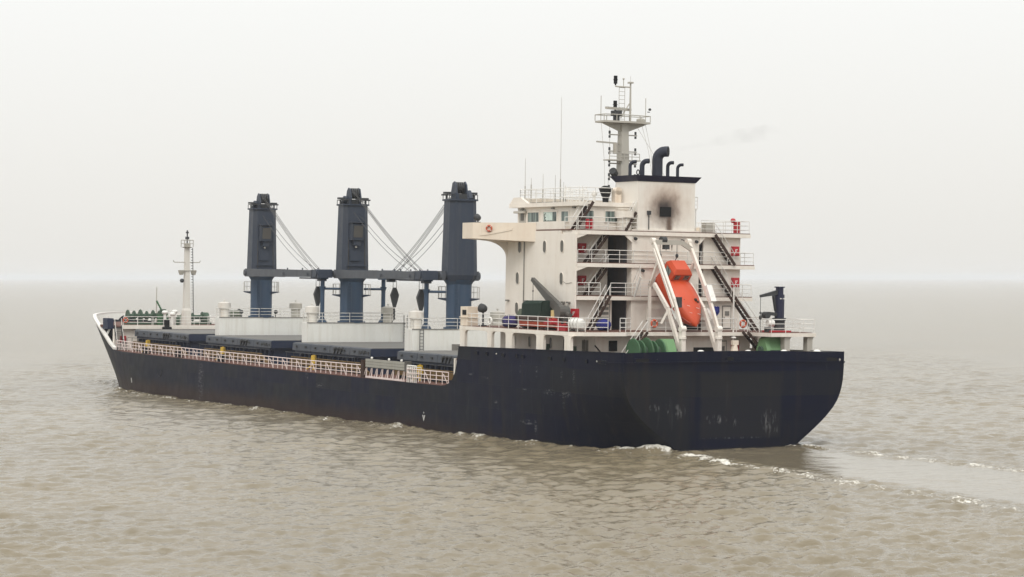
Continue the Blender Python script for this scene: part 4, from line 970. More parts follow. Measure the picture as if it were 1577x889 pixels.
    a = MB(); a.box(22.6, 25.3, -0.85, 0.85, 4.98, 5.86); a.box(23.6, 24.6, -0.4, 0.4, 4.6, 5.0); a.cyl((24.6, -0.95, 5.5), (24.6, 0.95, 5.5), 0.42, n=12); a.box(16.5, 21.5, -0.3, 0.3, 4.82, 4.98)
    for x in (7, 13, 19): a.box(x - 0.1, x + 0.1, 1.1, 1.2, 5.85, 6.05)
    a.build('jib_head', CRANEB, jib)
    a = MB()
    for k, (y, z, x) in enumerate(((-0.45, 14.6, 22.9), (-0.2, 14.5, 22.4), (0.2, 14.0, 21.9), (0.45, 13.9, 21.4), (-0.4, 12.3, 20.6), (0.4, 11.9, 20.0))):
        p = Vector((1.3 if z > 13 else 1.5, y, z)); q = Vector((x, y * 1.5, 5.85)); L = []
        for i in range(9):
            c = p.lerp(q, i / 8); c.z -= 0.25 * (1 + 0.2 * k) * math.sin(math.pi * i / 8); L.append(c)
        a.tube(L, 0.034, 4)
    for y in (-0.8, 0.8): a.tube([(1.45, y * 1.2, 9.5), (1.6, y * 1.2, 6)], 0.05, 4)
    a.build('luffing_wires', WIRE, t)
    a = MB(); a.prism([(-0.46, 3.15), (-0.3, 2.5), (-0.1, 1.8), (0.1, 1.8), (0.3, 2.5), (0.46, 3.15), (0.14, 4.0), (-0.14, 4.0)], 'x', 22.4, 22.9)
    a.m = 1; a.tube([(22.6, 0.2, 5.0), (22.6, 0.2, 3.6)], 0.03, 4); a.tube([(22.6, -0.2, 5.0), (22.6, -0.2, 3.6)], 0.03, 4)
    for k in range(6): a.ball((22.7 + 0.06 * (-1) ** k, 0, 1.55 - 0.2 * k), 0.13, 6, 5)
    a.tube([(22.7, 0, 0.5), (23.6, 0, 0.05)], 0.04, 4)
    a.build('hook_block', [DARKG, WIRE], t, smooth=30)
    return t
crane = make_crane()
again(crane, (74.45, 0, 8.38), math.pi - math.atan2(3.05, 24.1), 'middle deck crane, blue grey, its glazed cab turned aft above the jib')
c3 = again(crane, (49.1, 0, 8.38), -math.atan2(4.55, 26.5), 'deck crane nearest the white bridge, its jib laid forward, away from it')
for ch in c3.children:
    if ch.name.startswith(('platform', 'column')): ch.rotation_euler.z = math.pi

# ------------------------------------------------------------------ masts
t = thing('foremast', 'tall white foremast with a crossarm on the forecastle deck', 'mast', (124.6, 0, 6.7))
a = MB(); a.loft([[(124.6 + dx * w, dy * w, z) for dx, dy in ((-1, -1), (1, -1), (1, 1), (-1, 1))] for z, w in ((6.7, 0.52), (8.7, 0.47), (9.0, 0.37), (16.9, 0.27))]); a.build('post', VENTW, t)
a = MB(); a.cyl((124.6, 0, 16.9), (124.6, 0, 17.0), 0.5, 0.8, n=12); a.rail([(124.6 + 0.85 * math.cos(k * R(45)), 0.85 * math.sin(k * R(45)), 17.0) for k in range(9)], 0.9, 0.7, 2, 0.035); a.box(124.2, 125.0, -0.3, 0.3, 17.0, 17.5); a.build('top_platform', MASTG, t)
a = MB(); a.cyl((124.6, 0, 17), (124.6, 0, 19.2), 0.09, n=6); a.box(124.4, 124.8, -0.2, 0.2, 18.0, 18.35); a.box(124.45, 124.75, -0.15, 0.15, 18.8, 19.0); a.build('lamp_pole', DARKG, t)
a = MB(); a.tube([(124.6, -1.9, 15.25), (124.6, -1.75, 15.0), (124.6, 1.75, 15.0), (124.6, 1.9, 15.25)], 0.06, 5); a.build('crossarm', MASTG, t)
a = MB()
for sg in (-1, 1): a.cyl((124.4, sg * 0.85, 13.35), (124.4, sg * 0.85, 13.95), 0.25, 0.45, n=10); a.box(124.2, 124.6, min(0, sg * 1.1), max(0, sg * 1.1), 13.85, 13.98)
a.build('lamp_bracket', MASTG, t); a = MB(); a.ball((124.2, 0.8, 12.6), 0.3, 8, 6); a.build('lamp', DARKG, t)
a = MB()
for z in np.arange(8.8, 16.9, 0.36): a.cyl((124.0, -0.75 + 0.03 * (z - 8.8), z), (124.5, -0.75 + 0.03 * (z - 8.8), z), 0.04, n=4)
a.tube([(124.2, -0.85, 8.3), (124.2, -0.62, 16.9)], 0.05, 4); a.build('ladder', DARKG, t)

t = thing('radar_mast', 'grey radar mast with a wide platform standing behind the funnel', 'mast', (18.1, 0, 20.42))
MS = 18.1; t.scale = (1, 1, 0.955)
a = MB(); a.loft([[(MS + dx * w, 0.05 + dy * w, z) for dx, dy in ((-1, -1), (1, -1), (1, 1), (-1, 1))] for z, w in ((20.42, 0.49), (28.0, 0.34))]); a.build('post', MASTG, t)
a = MB(); a.prism([(MS - 0.7, -2.4), (MS + 0.9, -2.4), (MS + 1.1, 0), (MS + 0.9, 2.5), (MS - 0.7, 2.5), (MS - 1.0, 0)], 'z', 28.1, 28.28)
for sg in (-1, 1): a.prism([(sg * 0.35, 27.3), (sg * 2.3, 28.05), (sg * 0.35, 28.05)], 'x', MS - 0.12, MS + 0.12)
pf = a.build('platform', MASTG, t)
a = MB(); a.rail([(MS - 0.95, 0, 28.3), (MS - 0.65, 2.5, 28.3), (MS + 0.9, 2.5, 28.3), (MS + 0.9, -2.4, 28.3), (MS - 0.65, -2.4, 28.3), (MS - 0.95, 0, 28.3)], 0.55, 1.3, 1, 0.035); a.build('railing', MASTG, pf)
a = MB(); a.cyl((MS, -0.65, 28.3), (MS, -0.65, 32.0), 0.11, 0.07, n=8); a.tube([(MS, -0.65, 31.55), (MS, 0.95, 31.55)], 0.07, 5); a.cyl((MS, -0.65, 32.0), (MS, -0.65, 32.6), 0.02, n=4); a.box(MS - 0.2, MS + 0.2, -0.85, -0.45, 31.9, 32.05)
a.tube([(MS, -0.55, 30.0), (MS, 0.35, 28.6)], 0.06, 5); a.cyl((MS, 0.1, 31.55), (MS, 0.1, 32.3), 0.04, n=5); a.ball((MS, 0.1, 32.3), 0.1, 6, 5); a.build('topmast', MASTG, t)
a = MB()
for y in (-0.05, 0.55): a.cyl((MS, y, 28.3), (MS, y, 31.55), 0.03, n=4)
for z in np.arange(28.5, 31.5, 0.37): a.cyl((MS, -0.05, z), (MS, 0.55, z), 0.022, n=4)
a.build('ladder', MASTG, t)
for z, y in ((31.9, 0.95), (29.55, 0.95)):
    a = MB(); a.cyl((MS, y, z - 0.1), (MS, y, z + 0.65), 0.17, n=10); a.cyl((MS, y, z - 0.25), (MS, y, z - 0.1), 0.08, n=6); a.cyl((MS, y, z + 0.25), (MS, y, z + 0.3), 0.22, n=10); a.build('navigation_light', BLACK, t)
a = MB(); a.cyl((MS - 0.3, 1.0, 28.3), (MS - 0.3, 1.0, 28.9), 0.3, n=10); a.box(MS - 0.7, MS + 0.1, 0.65, 1.35, 28.75, 29.25); sc_ = a.build('radar_pedestal', DARKG, t)
a = MB(); a.beam((MS - 1.05, 2.55, 29.4), (MS + 0.45, -0.95, 29.45), 0.25, 0.22); a.build('scanner', MASTG, sc_)
a = MB(); a.cyl((MS - 0.3, -1.6, 28.3), (MS - 0.3, -1.6, 28.5), 0.4, n=12); a.ball((MS - 0.3, -1.6, 28.5), 0.4, 12, 6, (1, 1, 0.4)); a.build('satellite_dome', MASTG, t)
for z in (27.0, 25.45, 24.3, 23.0, 21.9):
    a = MB(); a.tube([(MS, 1.55, z), (MS, -1.4, z)], 0.06, 5)
    a.m = 1
    for y in (1.5, -1.25):
        a.cyl((MS, y, z + 0.08), (MS, y, z + 0.36), 0.1, n=8); a.cyl((MS, y, z - 0.3), (MS, y, z - 0.08), 0.1, n=8)
    a.build('lamp_bracket', [MASTG, DARKG], t)
a = MB(); a.box(MS - 0.6, MS + 0.4, 0.4, 1.9, 24.55, 24.65); a.box(MS - 0.6, MS + 0.4, -1.5, -0.4, 24.55, 24.65); a.rail([(MS - 0.5, 1.8, 24.65), (MS - 0.5, -1.4, 24.65)], 0.6, 0.8, 2, 0.03)
a.cyl((MS - 0.2, 1.0, 25.2), (MS - 0.2, 1.0, 26.2), 0.22, n=8); a.beam((MS - 0.4, 3.1, 26.25), (MS + 0.2, 0.2, 26.2), 0.14, 0.14); a.build('lower_radar', MASTG, t)
a = MB(); a.cyl((MS, 0.9, 23.3), (MS - 0.3, 1.3, 23.6), 0.35, n=12); a.build('horn', DARKG, t)
for y in (2.45, -2.3):
    a = MB(); a.cyl((MS, y, 28.3), (MS, y, 30.6), 0.035, n=5); a.build('whip_aerial', MASTG, t)
a = MB(); a.cyl((MS, -2.5, 29.3), (MS, -2.75, 29.3), 0.04, n=4); a.ball((MS, -2.75, 29.55), 0.14, 6, 5); a.build('anemometer', DARKG, t)
a = MB()
for p, q in (((MS, 2.4, 28.1), (MS, 1.9, 20.6)), ((MS, 1.5, 28.1), (MS, 1.7, 20.6)), ((MS, -1.9, 28.1), (MS - 3, -1.2, 22.9)), ((MS, -1.2, 28.1), (MS - 3, -2.6, 22.9)), ((MS, -2.3, 28.1), (MS - 3, -1.3, 22.9))):
    p = Vector(p); q = Vector(q); a.tube([p, p.lerp(q, 0.5) + Vector((0, -0.15, 0)), q], 0.018, 4)
a.build('halyards', MASTG, t)

# ------------------------------------------------------------------ free-fall lifeboat and its davit
LB = Vector((6.75, -0.35, 9.95)); PITCH = R(41)
t = thing('lifeboat', 'orange enclosed free-fall lifeboat hung nose down at the stern', 'lifeboat', tuple(LB))
ax = Vector((-math.cos(PITCH), 0, -math.sin(PITCH))); upv = Vector((-math.sin(PITCH), 0, math.cos(PITCH))); sd = Vector((0, 1, 0))
def L(x, y, z): return LB + ax * (x - 6.1) + sd * y + upv * z          # x: 0 stern .. 6.1 bow
def ringb(x, w, top, bot, k=18):
    o = []
    for i in range(k):
        th = 2 * math.pi * i / k; c, s = math.cos(th), math.sin(th)
        zz = top * abs(s) ** 0.85 if s > 0 else -bot * abs(s) ** 0.9
        o.append(L(x, w * math.copysign(abs(c) ** 0.75, c), zz))
    return o
a = MB(); prof = [(0, 1.05, 0.9, 0.75), (0.25, 1.25, 1.1, 0.95), (1.2, 1.48, 1.25, 1.1), (2.4, 1.6, 1.32, 1.15), (3.3, 1.6, 1.25, 1.15), (4.1, 1.46, 1.1, 1.02), (4.8, 1.16, 0.88, 0.82), (5.5, 0.74, 0.58, 0.55), (5.95, 0.4, 0.33, 0.32), (6.35, 0.04, 0.04, 0.04)]
a.loft([ringb(*p) for p in prof]); a.build('boat_hull', ORANGE, t, smooth=55)
a = MB()
for sg in (1, -1): a.tube([L(x, sg * (w + 0.03), 0.0) for x, w, _, _ in prof[:-1]] + [L(6.13, 0, 0)], 0.07, 6)
a.build('fender_line', plain('fender_dark_orange', (0.30, 0.035, 0.012), 0.6), t)
a = MB(); b0 = [(0.15, 0.95), (1.75, 0.95), (1.75, -0.95), (0.15, -0.95)]
a.loft([[L(x, y, 0.85) for x, y in b0], [L(x if x < 1 else x + 0.1, y * 0.97, 1.95) for x, y in b0], [L(0.35, 0.7, 2.3), L(1.55, 0.7, 2.3), L(1.55, -0.7, 2.3), L(0.35, -0.7, 2.3)]])
cb = a.build('conning_cabin', ORANGE, t, smooth=25)
a = MB()
for y in (-0.72, 0.2): a.add([L(1.79, y, 1.3), L(1.79, y + 0.52, 1.3), L(1.87, y + 0.52, 1.85), L(1.87, y, 1.85)], [(0, 1, 2, 3)])
a.add([L(0.5, 0.965, 1.25), L(1.3, 0.965, 1.25), L(1.3, 0.945, 1.85), L(0.5, 0.945, 1.85)], [(0, 1, 2, 3)]); a.build('window', GLASS, cb)
a = MB(); a.tube([L(4.05, 1.2, 0.5), L(4.05, 0.6, 1.02), L(4.05, -0.6, 1.02), L(4.05, -1.2, 0.5)], 0.05, 5); a.ball(L(4.1, -0.55, 1.05), 0.17, 8, 6); a.ball(L(4.25, -0.75, 0.95), 0.12, 8, 6); a.build('grab_line', DARKBR, t)
a = MB()
for x, y, z in ((4.6, 0.5, 0.86), (4.9, -0.3, 0.86), (5.2, 0.45, 0.6), (5.35, -0.35, 0.58), (3.2, 0.9, 1.02)): a.beam(L(x, y, z + 0.02), L(x + 0.12, y - 0.25, z + 0.03), 0.06, 0.03)
a.build('reflective_tape', RAFTW, t)

t = thing('lifeboat_davit', 'white tubular davit frame on both sides of the orange lifeboat', 'davit', (5.5, 0, 6.3))
for y, nm in ((1.85, 0), (-1.85, 1)):
    a = MB()
    a.beam((10.2, y, 17.1), (6.75, y, 12.0), 0.24, 0.36); a.beam((6.75, y, 12.0), (5.45, y, 9.5), 0.22, 0.32)
    if y > 0: a.beam((9.6, y + 0.32, 16.4), (6.4, y + 0.3, 11.4), 0.12, 0.2)
    a.cyl((10.2, y - 0.2, 17.1), (10.2, y + 0.2, 17.1), 0.28, n=12)
    a.build('upper_arm', WHITE, t)
    a = MB(); a.beam((9.9, y, 13.4), (7.7, y, 11.3), 0.24, 0.34); a.beam((7.7, y, 11.3), (5.6, y, 7.6), 0.24, 0.34); a.build('lower_arm', WHITE, t)
    a = MB(); a.beam((5.4, y, 6.3), (5.4, y, 9.55), 0.42, 0.42); a.cyl((5.4, y - 0.25, 9.6), (5.4, y + 0.25, 9.6), 0.28, n=12); a.cyl((5.4, y, 8.75), (5.4, y, 8.95), 0.34, n=10); a.build('pedestal', WHITE, t)
    a = MB(); a.cyl((7.3, y - 0.1, 11.3), (5.7, y - 0.1, 9.7), 0.1, n=8); a.cyl((7.0, y - 0.1, 11.0), (6.4, y - 0.1, 10.4), 0.15, n=8); a.build('hydraulic_ram', RAILW, t)
    if y > 0: a = MB(); a.beam((9.3, y, 15.3), (10.6, y, 13.2), 0.24, 0.24); a.beam((10.6, y, 13.2), (10.55, y, 9.3), 0.22, 0.22); a.build('strut', WHITE, t)
    else: a = MB(); a.beam((9.3, y, 15.3), (10.4, y, 13.3), 0.22, 0.22); a.build('strut', WHITE, t)
a = MB(); a.beam((10.0, 1.75, 17.0), (10.0, -1.1, 17.0), 0.3, 0.42); a.beam((10.0, -1.0, 17.0), (9.75, -1.85, 16.45), 0.3, 0.4); a.build('top_beam', MASTG, t)  # beam's shade is put into a greyer paint than the arms
a = MB(); a.cyl((10.1, 1.1, 17.2), (10.1, 0.6, 17.2), 0.32, n=10); a.box(9.9, 10.3, 0.3, 0.8, 16.4, 17.0); a.build('winch_drum', DARKG, t)
for y in (1.15, -0.6):
    a = MB(); a.tube([(10.1, y, 16.9), (10.1, y, 15.9)], 0.03, 4); a.ball((10.1, y, 15.85), 0.14, 8, 6, (1, 1, 1.5)); a.torus((10.1, y, 15.5), (1, 0, 0), 0.13, 0.045, 10, 5, 0, R(260)); a.build('hook', DARKG, t)
a = MB(); a.tube([(10.1, 1.1, 16.2), (10.1, -0.55, 16.2)], 0.03, 4)
for y in (0.5, -0.1): a.cyl((10.15, y, 16.95), (10.15, y, 16.3), 0.1, 0.04, n=6)
a.build('spreader', MASTG, t)
a = MB(); a.box(6.35, 6.9, 1.3, 1.62, 11.4, 12.3); a.build('control_box', DARKG, t)
a = MB(); a.beam((7.3, -2.0, 13.3), (6.5, -2.0, 11.9), 0.55, 0.35); a.build('ram_housing', RAFTW, t)
a = MB(); a.beam((7.6, 1.9, 11.1), (8.0, 2.3, 10.0), 0.2, 0.2); a.build('stop_bracket', WHITE, t)

# ------------------------------------------------------------------ rescue boat, its crane, rafts, bundles on the boat deck
t = thing('rescue_boat', 'open orange rescue boat under dark green covers on the boat deck', 'rescue boat', (15.5, 9.9, Z1))
a = MB(); rr = []
for x, w, h in ((12.3, 0.75, 0.55), (13, 0.9, 0.6), (15, 0.95, 0.62), (17, 0.9, 0.64), (18.3, 0.6, 0.72), (19.0, 0.12, 0.85)):
    rr.append([(x, 9.9 - w, 9.75 + h), (x, 9.9 - w * 0.85, 9.55), (x, 9.9, 9.42), (x, 9.9 + w * 0.85, 9.55), (x, 9.9 + w, 9.75 + h)])
a.loft(rr); a.build('boat_hull', ORANGE, t, smooth=50)
a = MB()
for sg in (-1, 1): a.sweep([(12.3, 9.9 + sg * 0.8, 10.15), (14, 9.9 + sg * 0.95, 10.2), (17, 9.9 + sg * 0.93, 10.2), (18.4, 9.9 + sg * 0.6, 10.3), (19.1, 9.9, 10.45)], 0.2, 8)
a.build('rubbing_tube', DARKBR, t, smooth=50)
a = MB(); a.m = 0
a.loft([[(17.4, 9.1, 10.3), (17.4, 10.75, 10.3), (17.4, 10.7, 11.5), (17.25, 10.4, 11.78), (17.25, 9.4, 11.78), (17.4, 9.1, 11.5)], [(14.1, 9.1, 10.3), (14.1, 10.75, 10.3), (14.05, 10.7, 11.6), (14.15, 10.4, 11.82), (14.15, 9.4, 11.82), (14.1, 9.1, 11.6)]])
a.build('wheel_cover', TARPG, t, smooth=30)
a = MB(); a.loft([[(17.4, 9.0, 10.35), (17.4, 10.85, 10.35), (17.4, 10.5, 11.1), (17.4, 9.3, 11.1)], [(18.6, 9.3, 10.35), (18.6, 10.55, 10.35), (18.6, 10.3, 11.0), (18.6, 9.5, 11.0)], [(19.7, 9.75, 10.3), (19.7, 10.1, 10.3), (19.7, 10.0, 10.36), (19.7, 9.8, 10.36)]]); a.build('bow_cover', TARPO, t)
a = MB(); a.box(12.0, 13.3, 10.2, 10.9, 9.85, 10.3); a.build('engine_cover', RED, t)
a = MB()
for x in (13.2, 17.2): a.box(x - 0.12, x + 0.12, 9.1, 10.7, Z1 + 0.02, 9.55)
a.build('cradle', DARKG, t)
t = thing('boat_crane', 'grey slewing crane with raised tapered jib over the rescue boat', 'crane', (12.5, 9.6, Z1))
a = MB(); a.cyl((12.5, 9.6, Z1 + 0.02), (12.5, 9.6, 10.9), 0.24, n=12); a.cyl((12.5, 9.6, Z1 + 0.02), (12.5, 9.6, Z1 + 0.2), 0.5, n=12); a.build('pedestal', DARKG, t)
a = MB(); a.box(12.3, 13.0, 9.2, 10.0, 10.3, 11.4); a.cyl((12.0, 9.3, 10.9), (12.0, 10.3, 10.9), 0.55, n=14); a.box(11.6, 12.4, 9.3, 9.9, 10.1, 10.6); a.cyl((11.5, 9.6, 10.7), (11.0, 9.6, 10.6), 0.22, n=8); a.build('slewing_head', GREYS, t)
a = MB(); a.beam((12.7, 9.6, 11.0), (17.5, 9.6, 13.65), 0.42, 0.95, w2=0.3, h2=0.32); a.build('jib', GREYS, t)
a = MB(); a.tube([(17.4, 9.6, 13.55), (17.4, 9.6, 11.6)], 0.03, 4); a.ball((17.4, 9.6, 12.6), 0.08, 6, 5); a.build('wire', WIRE, t)
a = MB(); a.cyl((13.35, 9.8, Z1 + 0.6), (13.35, 9.8, 11.0), 0.3, n=10); a.build('accumulator', paint('pale_yellow', (0.58, 0.48, 0.22), 0.5), t, smooth=40)
def raft(s, y, z, label, r=0.42, l=1.2, ang=0.35):
    t = thing('liferaft_canister', label, 'liferaft', (s, y, z), ang, 'liferaft canisters', local=True)
    a = MB(); pts = [(-l / 2, 0, r + 0.12), (-l / 2 + 0.05, 0, r + 0.12), (-l / 2 + 0.2, 0, r + 0.12), (l / 2 - 0.2, 0, r + 0.12), (l / 2 - 0.05, 0, r + 0.12), (l / 2, 0, r + 0.12)]
    a.sweep(pts, [r * 0.6, r * 0.82, r, r, r * 0.82, r * 0.6], 16); a.build('canister', RAFTW, t, smooth=50)
    a = MB(); a.torus((0, 0, r + 0.12), (1, 0, 0), r + 0.01, 0.025, 20, 4)
    for x in (-0.35, 0.35): a.torus((x, 0, r + 0.12), (1, 0, 0), r + 0.01, 0.018, 20, 4)
    a.build('strap', SHADEB, t); a = MB()
    for x in (-0.35, 0.35): a.box(x - 0.06, x + 0.06, -r, r, 0, 0.2)
    a.build('cradle', SHADEB, t)
    return t
raft(8.6, 10.4, Z1, 'white liferaft canister near the aft corner of the boat deck rail', 0.52, 1.35)
raft(125.6, -5.0, 6.7, 'small white canister on the forecastle, the one closer to the foremast', 0.36, 0.9, 1.57)
raft(125.6, -6.05, 6.7, 'small white canister on the forecastle, the one beside the mast house', 0.36, 0.9, 1.57)
t = thing('red_locker', 'low red deck locker between boat crane and white liferaft canister', 'locker', (10.3, 10.6, Z1)); a = MB(); a.box(9.6, 11.0, 10.3, 10.9, Z1 + 0.02, 9.8); a.build('box', RED, t); a = MB(); a.box(9.55, 11.05, 10.25, 10.95, 9.8, 9.87); a.build('lid', RED, t)
def bundle(name, label, cat, base, mat, sx, sy, sz, seed):
    t = thing(name, label, cat, base)
    r2 = random.Random(seed); a = MB(); rings = []
    for i in range(9):
        u = i / 8; rings.append([])
        for k in range(16):
            th = 2 * math.pi * k / 16; c, s = math.cos(th), math.sin(th)
            w = math.sin(math.pi * (0.08 + 0.84 * u)) ** 0.45 * (1 + 0.10 * math.sin(5 * th + 3 * u + seed) + 0.05 * r2.random())
            rings[-1].append((base[0] + sx * (u - 0.5) * 2, base[1] + sy * w * math.copysign(abs(c) ** 0.8, c), base[2] + max(0.03, sz + sz * w * math.copysign(abs(s) ** 0.8, s))))
    a.loft(rings); a.build('canvas', mat, t, smooth=60)
    a = MB()
    for u in (-0.35, 0.35): a.torus((base[0] + u * sx, base[1], base[2] + sz), (1, 0, 0), max(sy, sz) * 1.02, 0.02, 14, 4)
    a.build('lashing', WIRE, t)
    return t
bundle('canvas_bundle', 'violet canvas bundle lashed down forward of the covered rescue boat', 'bundle', (20.3, 10.2, Z1), TARPV, 0.95, 0.6, 0.55, 3)
bundle('canvas_bundle', 'bright blue canvas bundle at the foot of the port stair', 'bundle', (10.2, 6.75, Z1), TARPB, 0.6, 0.6, 0.5, 5)
t = thing('hanging_cloth', 'blue cloth hung up on the starboard side under the lowest gallery', 'cloth', (11.6, -5.9, 10.4))
a = MB(); a.loft([[(11.6 + 0.05 * math.sin(k), -5.6 - 0.09 * k, 11.5 - 0.1 * (k % 2)) for k in range(8)], [(11.55 + 0.06 * math.cos(k), -5.6 - 0.09 * k, 10.95) for k in range(8)], [(11.6, -5.75 - 0.05 * k, 10.35 + 0.06 * k) for k in range(8)]], caps=False, closed=False); a.build('sheet', TARPB, t)

# lifebuoys
G_LB = 'ring lifebuoys on the rails'
def lifebuoy(c, n, label, mat=BUOYO, rr=0.29):
    t = thing('lifebuoy', label, 'lifebuoy', c, 0, G_LB)
    a = MB(); a.torus(c, n, rr, 0.31 * rr, 24, 8); a.build('ring', mat, t, smooth=60)
    d = Vector(n).normalized(); u = Vector((0, 0, 1)); s = d.cross(u).normalized()
    for k in range(4):
        th = R(45 + 90 * k); e = s * math.cos(th) + u * math.sin(th); p = Vector(c) + e * rr; q = e.cross(d)
        a = MB(); a.torus(p, q, 0.30 * rr, 0.022, 10, 4); a.build('band', RAFTW, t)
    return t
lifebuoy((22.15, 11.47, 18.1), (-0.67, 0.74, 0), 'orange lifebuoy in the rack on the cream bridge wing', BUOYO, 0.24)
lifebuoy((7.95, 3.05, 10.0), (1, 0, 0), 'orange lifebuoy on the boat deck rail left of the lifeboat davit')
lifebuoy((7.95, -6.2, 10.0), (1, 0, 0), 'orange lifebuoy on the boat deck rail beside the starboard stair')
lifebuoy((122.95, 8.9, 7.45), (1, 0, 0), 'orange lifebuoy on the forecastle rail beside the bow stair')
lifebuoy((21.9, 11.35, 9.85), (0, 1, 0), 'off white lifebuoy on the boat deck rail left of the violet bundle', RAFTW)
# fire hose boxes
G_FB = 'red fire hose boxes on white walls'
def hose_box(base, rot, label):
    t = thing('fire_hose_box', label, 'hose box', base, rot, G_FB, local=True)
    a = MB(); a.box(-0.28, 0, -0.36, 0.36, -0.42, 0.42); a.build('cabinet', RED, t)
    a = MB(); a.box(-0.31, -0.28, -0.32, 0.32, -0.38, 0.38); d = a.build('door', RED, t)
    a = MB(); x = -0.325
    a.box(x, x + 0.012, -0.14, 0.10, 0.10, 0.16); a.box(x, x + 0.012, 0.04, 0.10, -0.16, 0.10); a.box(x, x + 0.012, -0.06, 0.04, -0.03, 0.03); a.build('letter_f', RAFTW, d)
    return t
hb0 = hose_box((14.6, 6.42, 16.42), 0, 'red fire hose box in the port recess below the bridge deck')
again(hb0, (14.6, 6.38, 13.6), 0, 'red fire hose box in the port recess of the gallery below the top one')
again(hb0, (12.5, -8.35, 16.4), 0, 'red fire hose box at the starboard end of the upper gallery')
again(hb0, (12.5, -8.4, 13.6), 0, 'red fire hose box at the starboard end of the middle gallery')
again(hb0, (9.4, -6.3, 8.0), 0, 'red fire hose box on the poop house wall beside the starboard lower stair')
again(hb0, (11.9, 8.5, 10.75), -1.2, 'red fire hose box on the port corner above the white raft canister')
again(hb0, (123.6, 9.0, 5.0), 0, 'red fire hose box below the forecastle beside the bow stair')
a_ = thing('hose_nozzle_box', 'small red box on the port wall left of the hose box', 'red box', (13.1, 8.5, 10.7)); a = MB(); a.box(12.95, 13.3, 8.5, 8.7, 10.55, 10.85); a.build('box', RED, a_); a = MB(); a.cyl((13.1, 8.58, Z1 + 0.05), (13.1, 8.58, 10.55), 0.05, n=6); a.build('pipe', SHADEB, a_)
# searchlights
def searchlight(base, label, tilt, h):
    t = thing('searchlight', label, 'searchlight', base, 0, 'searchlights', local=True)
    a = MB(); a.cyl((0, 0, 0), (0, 0, h), 0.09, n=8); a.box(-0.3, 0.3, -0.22, 0.22, 0, 0.12); a.build('stand', DARKG, t)
    a = MB(); d = Vector((math.cos(tilt), 0.3, math.sin(tilt))).normalized(); c = Vector((0, 0, h + 0.25)); a.sweep([c - d * 0.38, c - d * 0.25, c, c + d * 0.3], [0.12, 0.3, 0.4, 0.42], 14); a.build('lamp_head', DARKG, t, smooth=50)
    a = MB(); a.cyl(c + d * 0.3, c + d * 0.33, 0.38, n=14); a.build('lens', PORTG, t)
    return t
sl_ = searchlight((24.2, 11.5, 18.62), 'dark searchlight standing on the cream bridge wing', 0.5, 0.35); sl_.scale = (0.75, 0.75, 0.75)
searchlight((24.6, 10.6, Z1 + 0.02), 'dark round searchlight on a stand at the fore end of the boat deck', 0.2, 1.35)

# ------------------------------------------------------------------ winches
def winch(base, label, n_disc, mat, hood, span, r=0.9, group='mooring winches', hl=1.3):
    t = thing('mooring_winch', label, 'winch', base, 0, group, local=True)
    zc = r + 0.35; y = span / 2
    a = MB(); a.cyl((0, -span / 2, zc), (0, span / 2, zc), 0.3, n=12); a.cyl((0, -span / 2 + 0.6, zc), (0, span / 2 - 0.3, zc), r * 0.4, n=16); a.build('shaft', GREEND, t)
    for k in range(n_disc):
        yy = y - k * (span - hl) / max(1, n_disc - 1)
        rk = r * (1, 0.86, 1.06, 0.8, 0.95, 0.88)[k % 6]
        a = MB(); a.cyl((0, yy - 0.06, zc), (0, yy + 0.06, zc), rk, n=22); a.torus((0, yy, zc), (0, 1, 0), rk, 0.07, 22, 5); a.build('drum_flange', mat, t, smooth=30)
    if hood:
        a = MB(); y0 = -span / 2; rg = []
        for yy, k in ((y0, 0.8), (y0 + 0.15, 1.05), (y0 + hl * 0.75, 1.05), (y0 + hl * 0.9, 0.85)):
            rg.append([(-0.95 * k, yy, 0.3), (-0.95 * k, yy, zc), (-0.45 * k, yy, zc + r * 0.95 * k), (0.45 * k, yy, zc + r * 0.95 * k), (0.95 * k, yy, zc), (0.95 * k, yy, 0.3)])
        a.loft(rg); a.build('gear_hood', hood, t)
        a = MB(); a.box(-1.05, -0.98, y0 + 0.1, y0 + hl * 0.8, zc - 0.12, zc + 0.0); a.build('hood_seam', GREEND, t)
    a = MB(); a.box(-0.9, 0.9, -span / 2 - 0.2, span / 2 + 0.2, 0, 0.3); a.build('bed', GREEND, t)
    return t
winch((5.9, 4.5, 6.3), 'green mooring winch with a row of drum discs on the poop, port side', 5, GREENW, GREENL, 3.9, 1.05)
winch((6.4, -8.0, 6.3), 'green mooring winch under the starboard crane platform', 0, GREENL, GREENL, 2.2, 1.15, hl=2.2)
winch((131.0, 3.0, 6.7), 'dark green windlass with many drums at the bow, port side', 6, GREEND, GREEND, 5.4, 0.78, 'bow windlasses', 1.0)
winch((133.0, -4.6, 6.7), 'dark green windlass at the bow seen just right of the foremast', 3, GREEND, GREEND, 3.6, 0.62, 'bow windlasses', 0.8)
t = thing('anchor_gear', 'low dark green gear standing between the bow windlass and the foremast', 'anchor gear', (129.0, -0.4, 6.7))
for q, (x, y, w, h) in enumerate(((129.2, 0.6, 0.5, 1.3), (128.8, -0.3, 0.35, 0.9), (129.6, -1.3, 0.6, 1.1), (130.2, 1.1, 0.4, 1.9), (128.4, 2.2, 0.35, 1.2))):
    a = MB(); a.cyl((x, y, 6.7), (x, y, 6.7 + h), w, w * 0.8, n=9); a.box(x - w * 0.6, x + w * 0.6, y - w * 0.9, y + w * 0.9, 6.7 + h * 0.5, 6.7 + h + 0.15); a.build('housing', GREEND if q % 2 else GREENW, t)
a = MB(); a.beam((128.6, -2.0, 7.0), (130.4, 2.6, 8.3), 0.14, 0.14); a.build('brake_lever', GREEND, t)
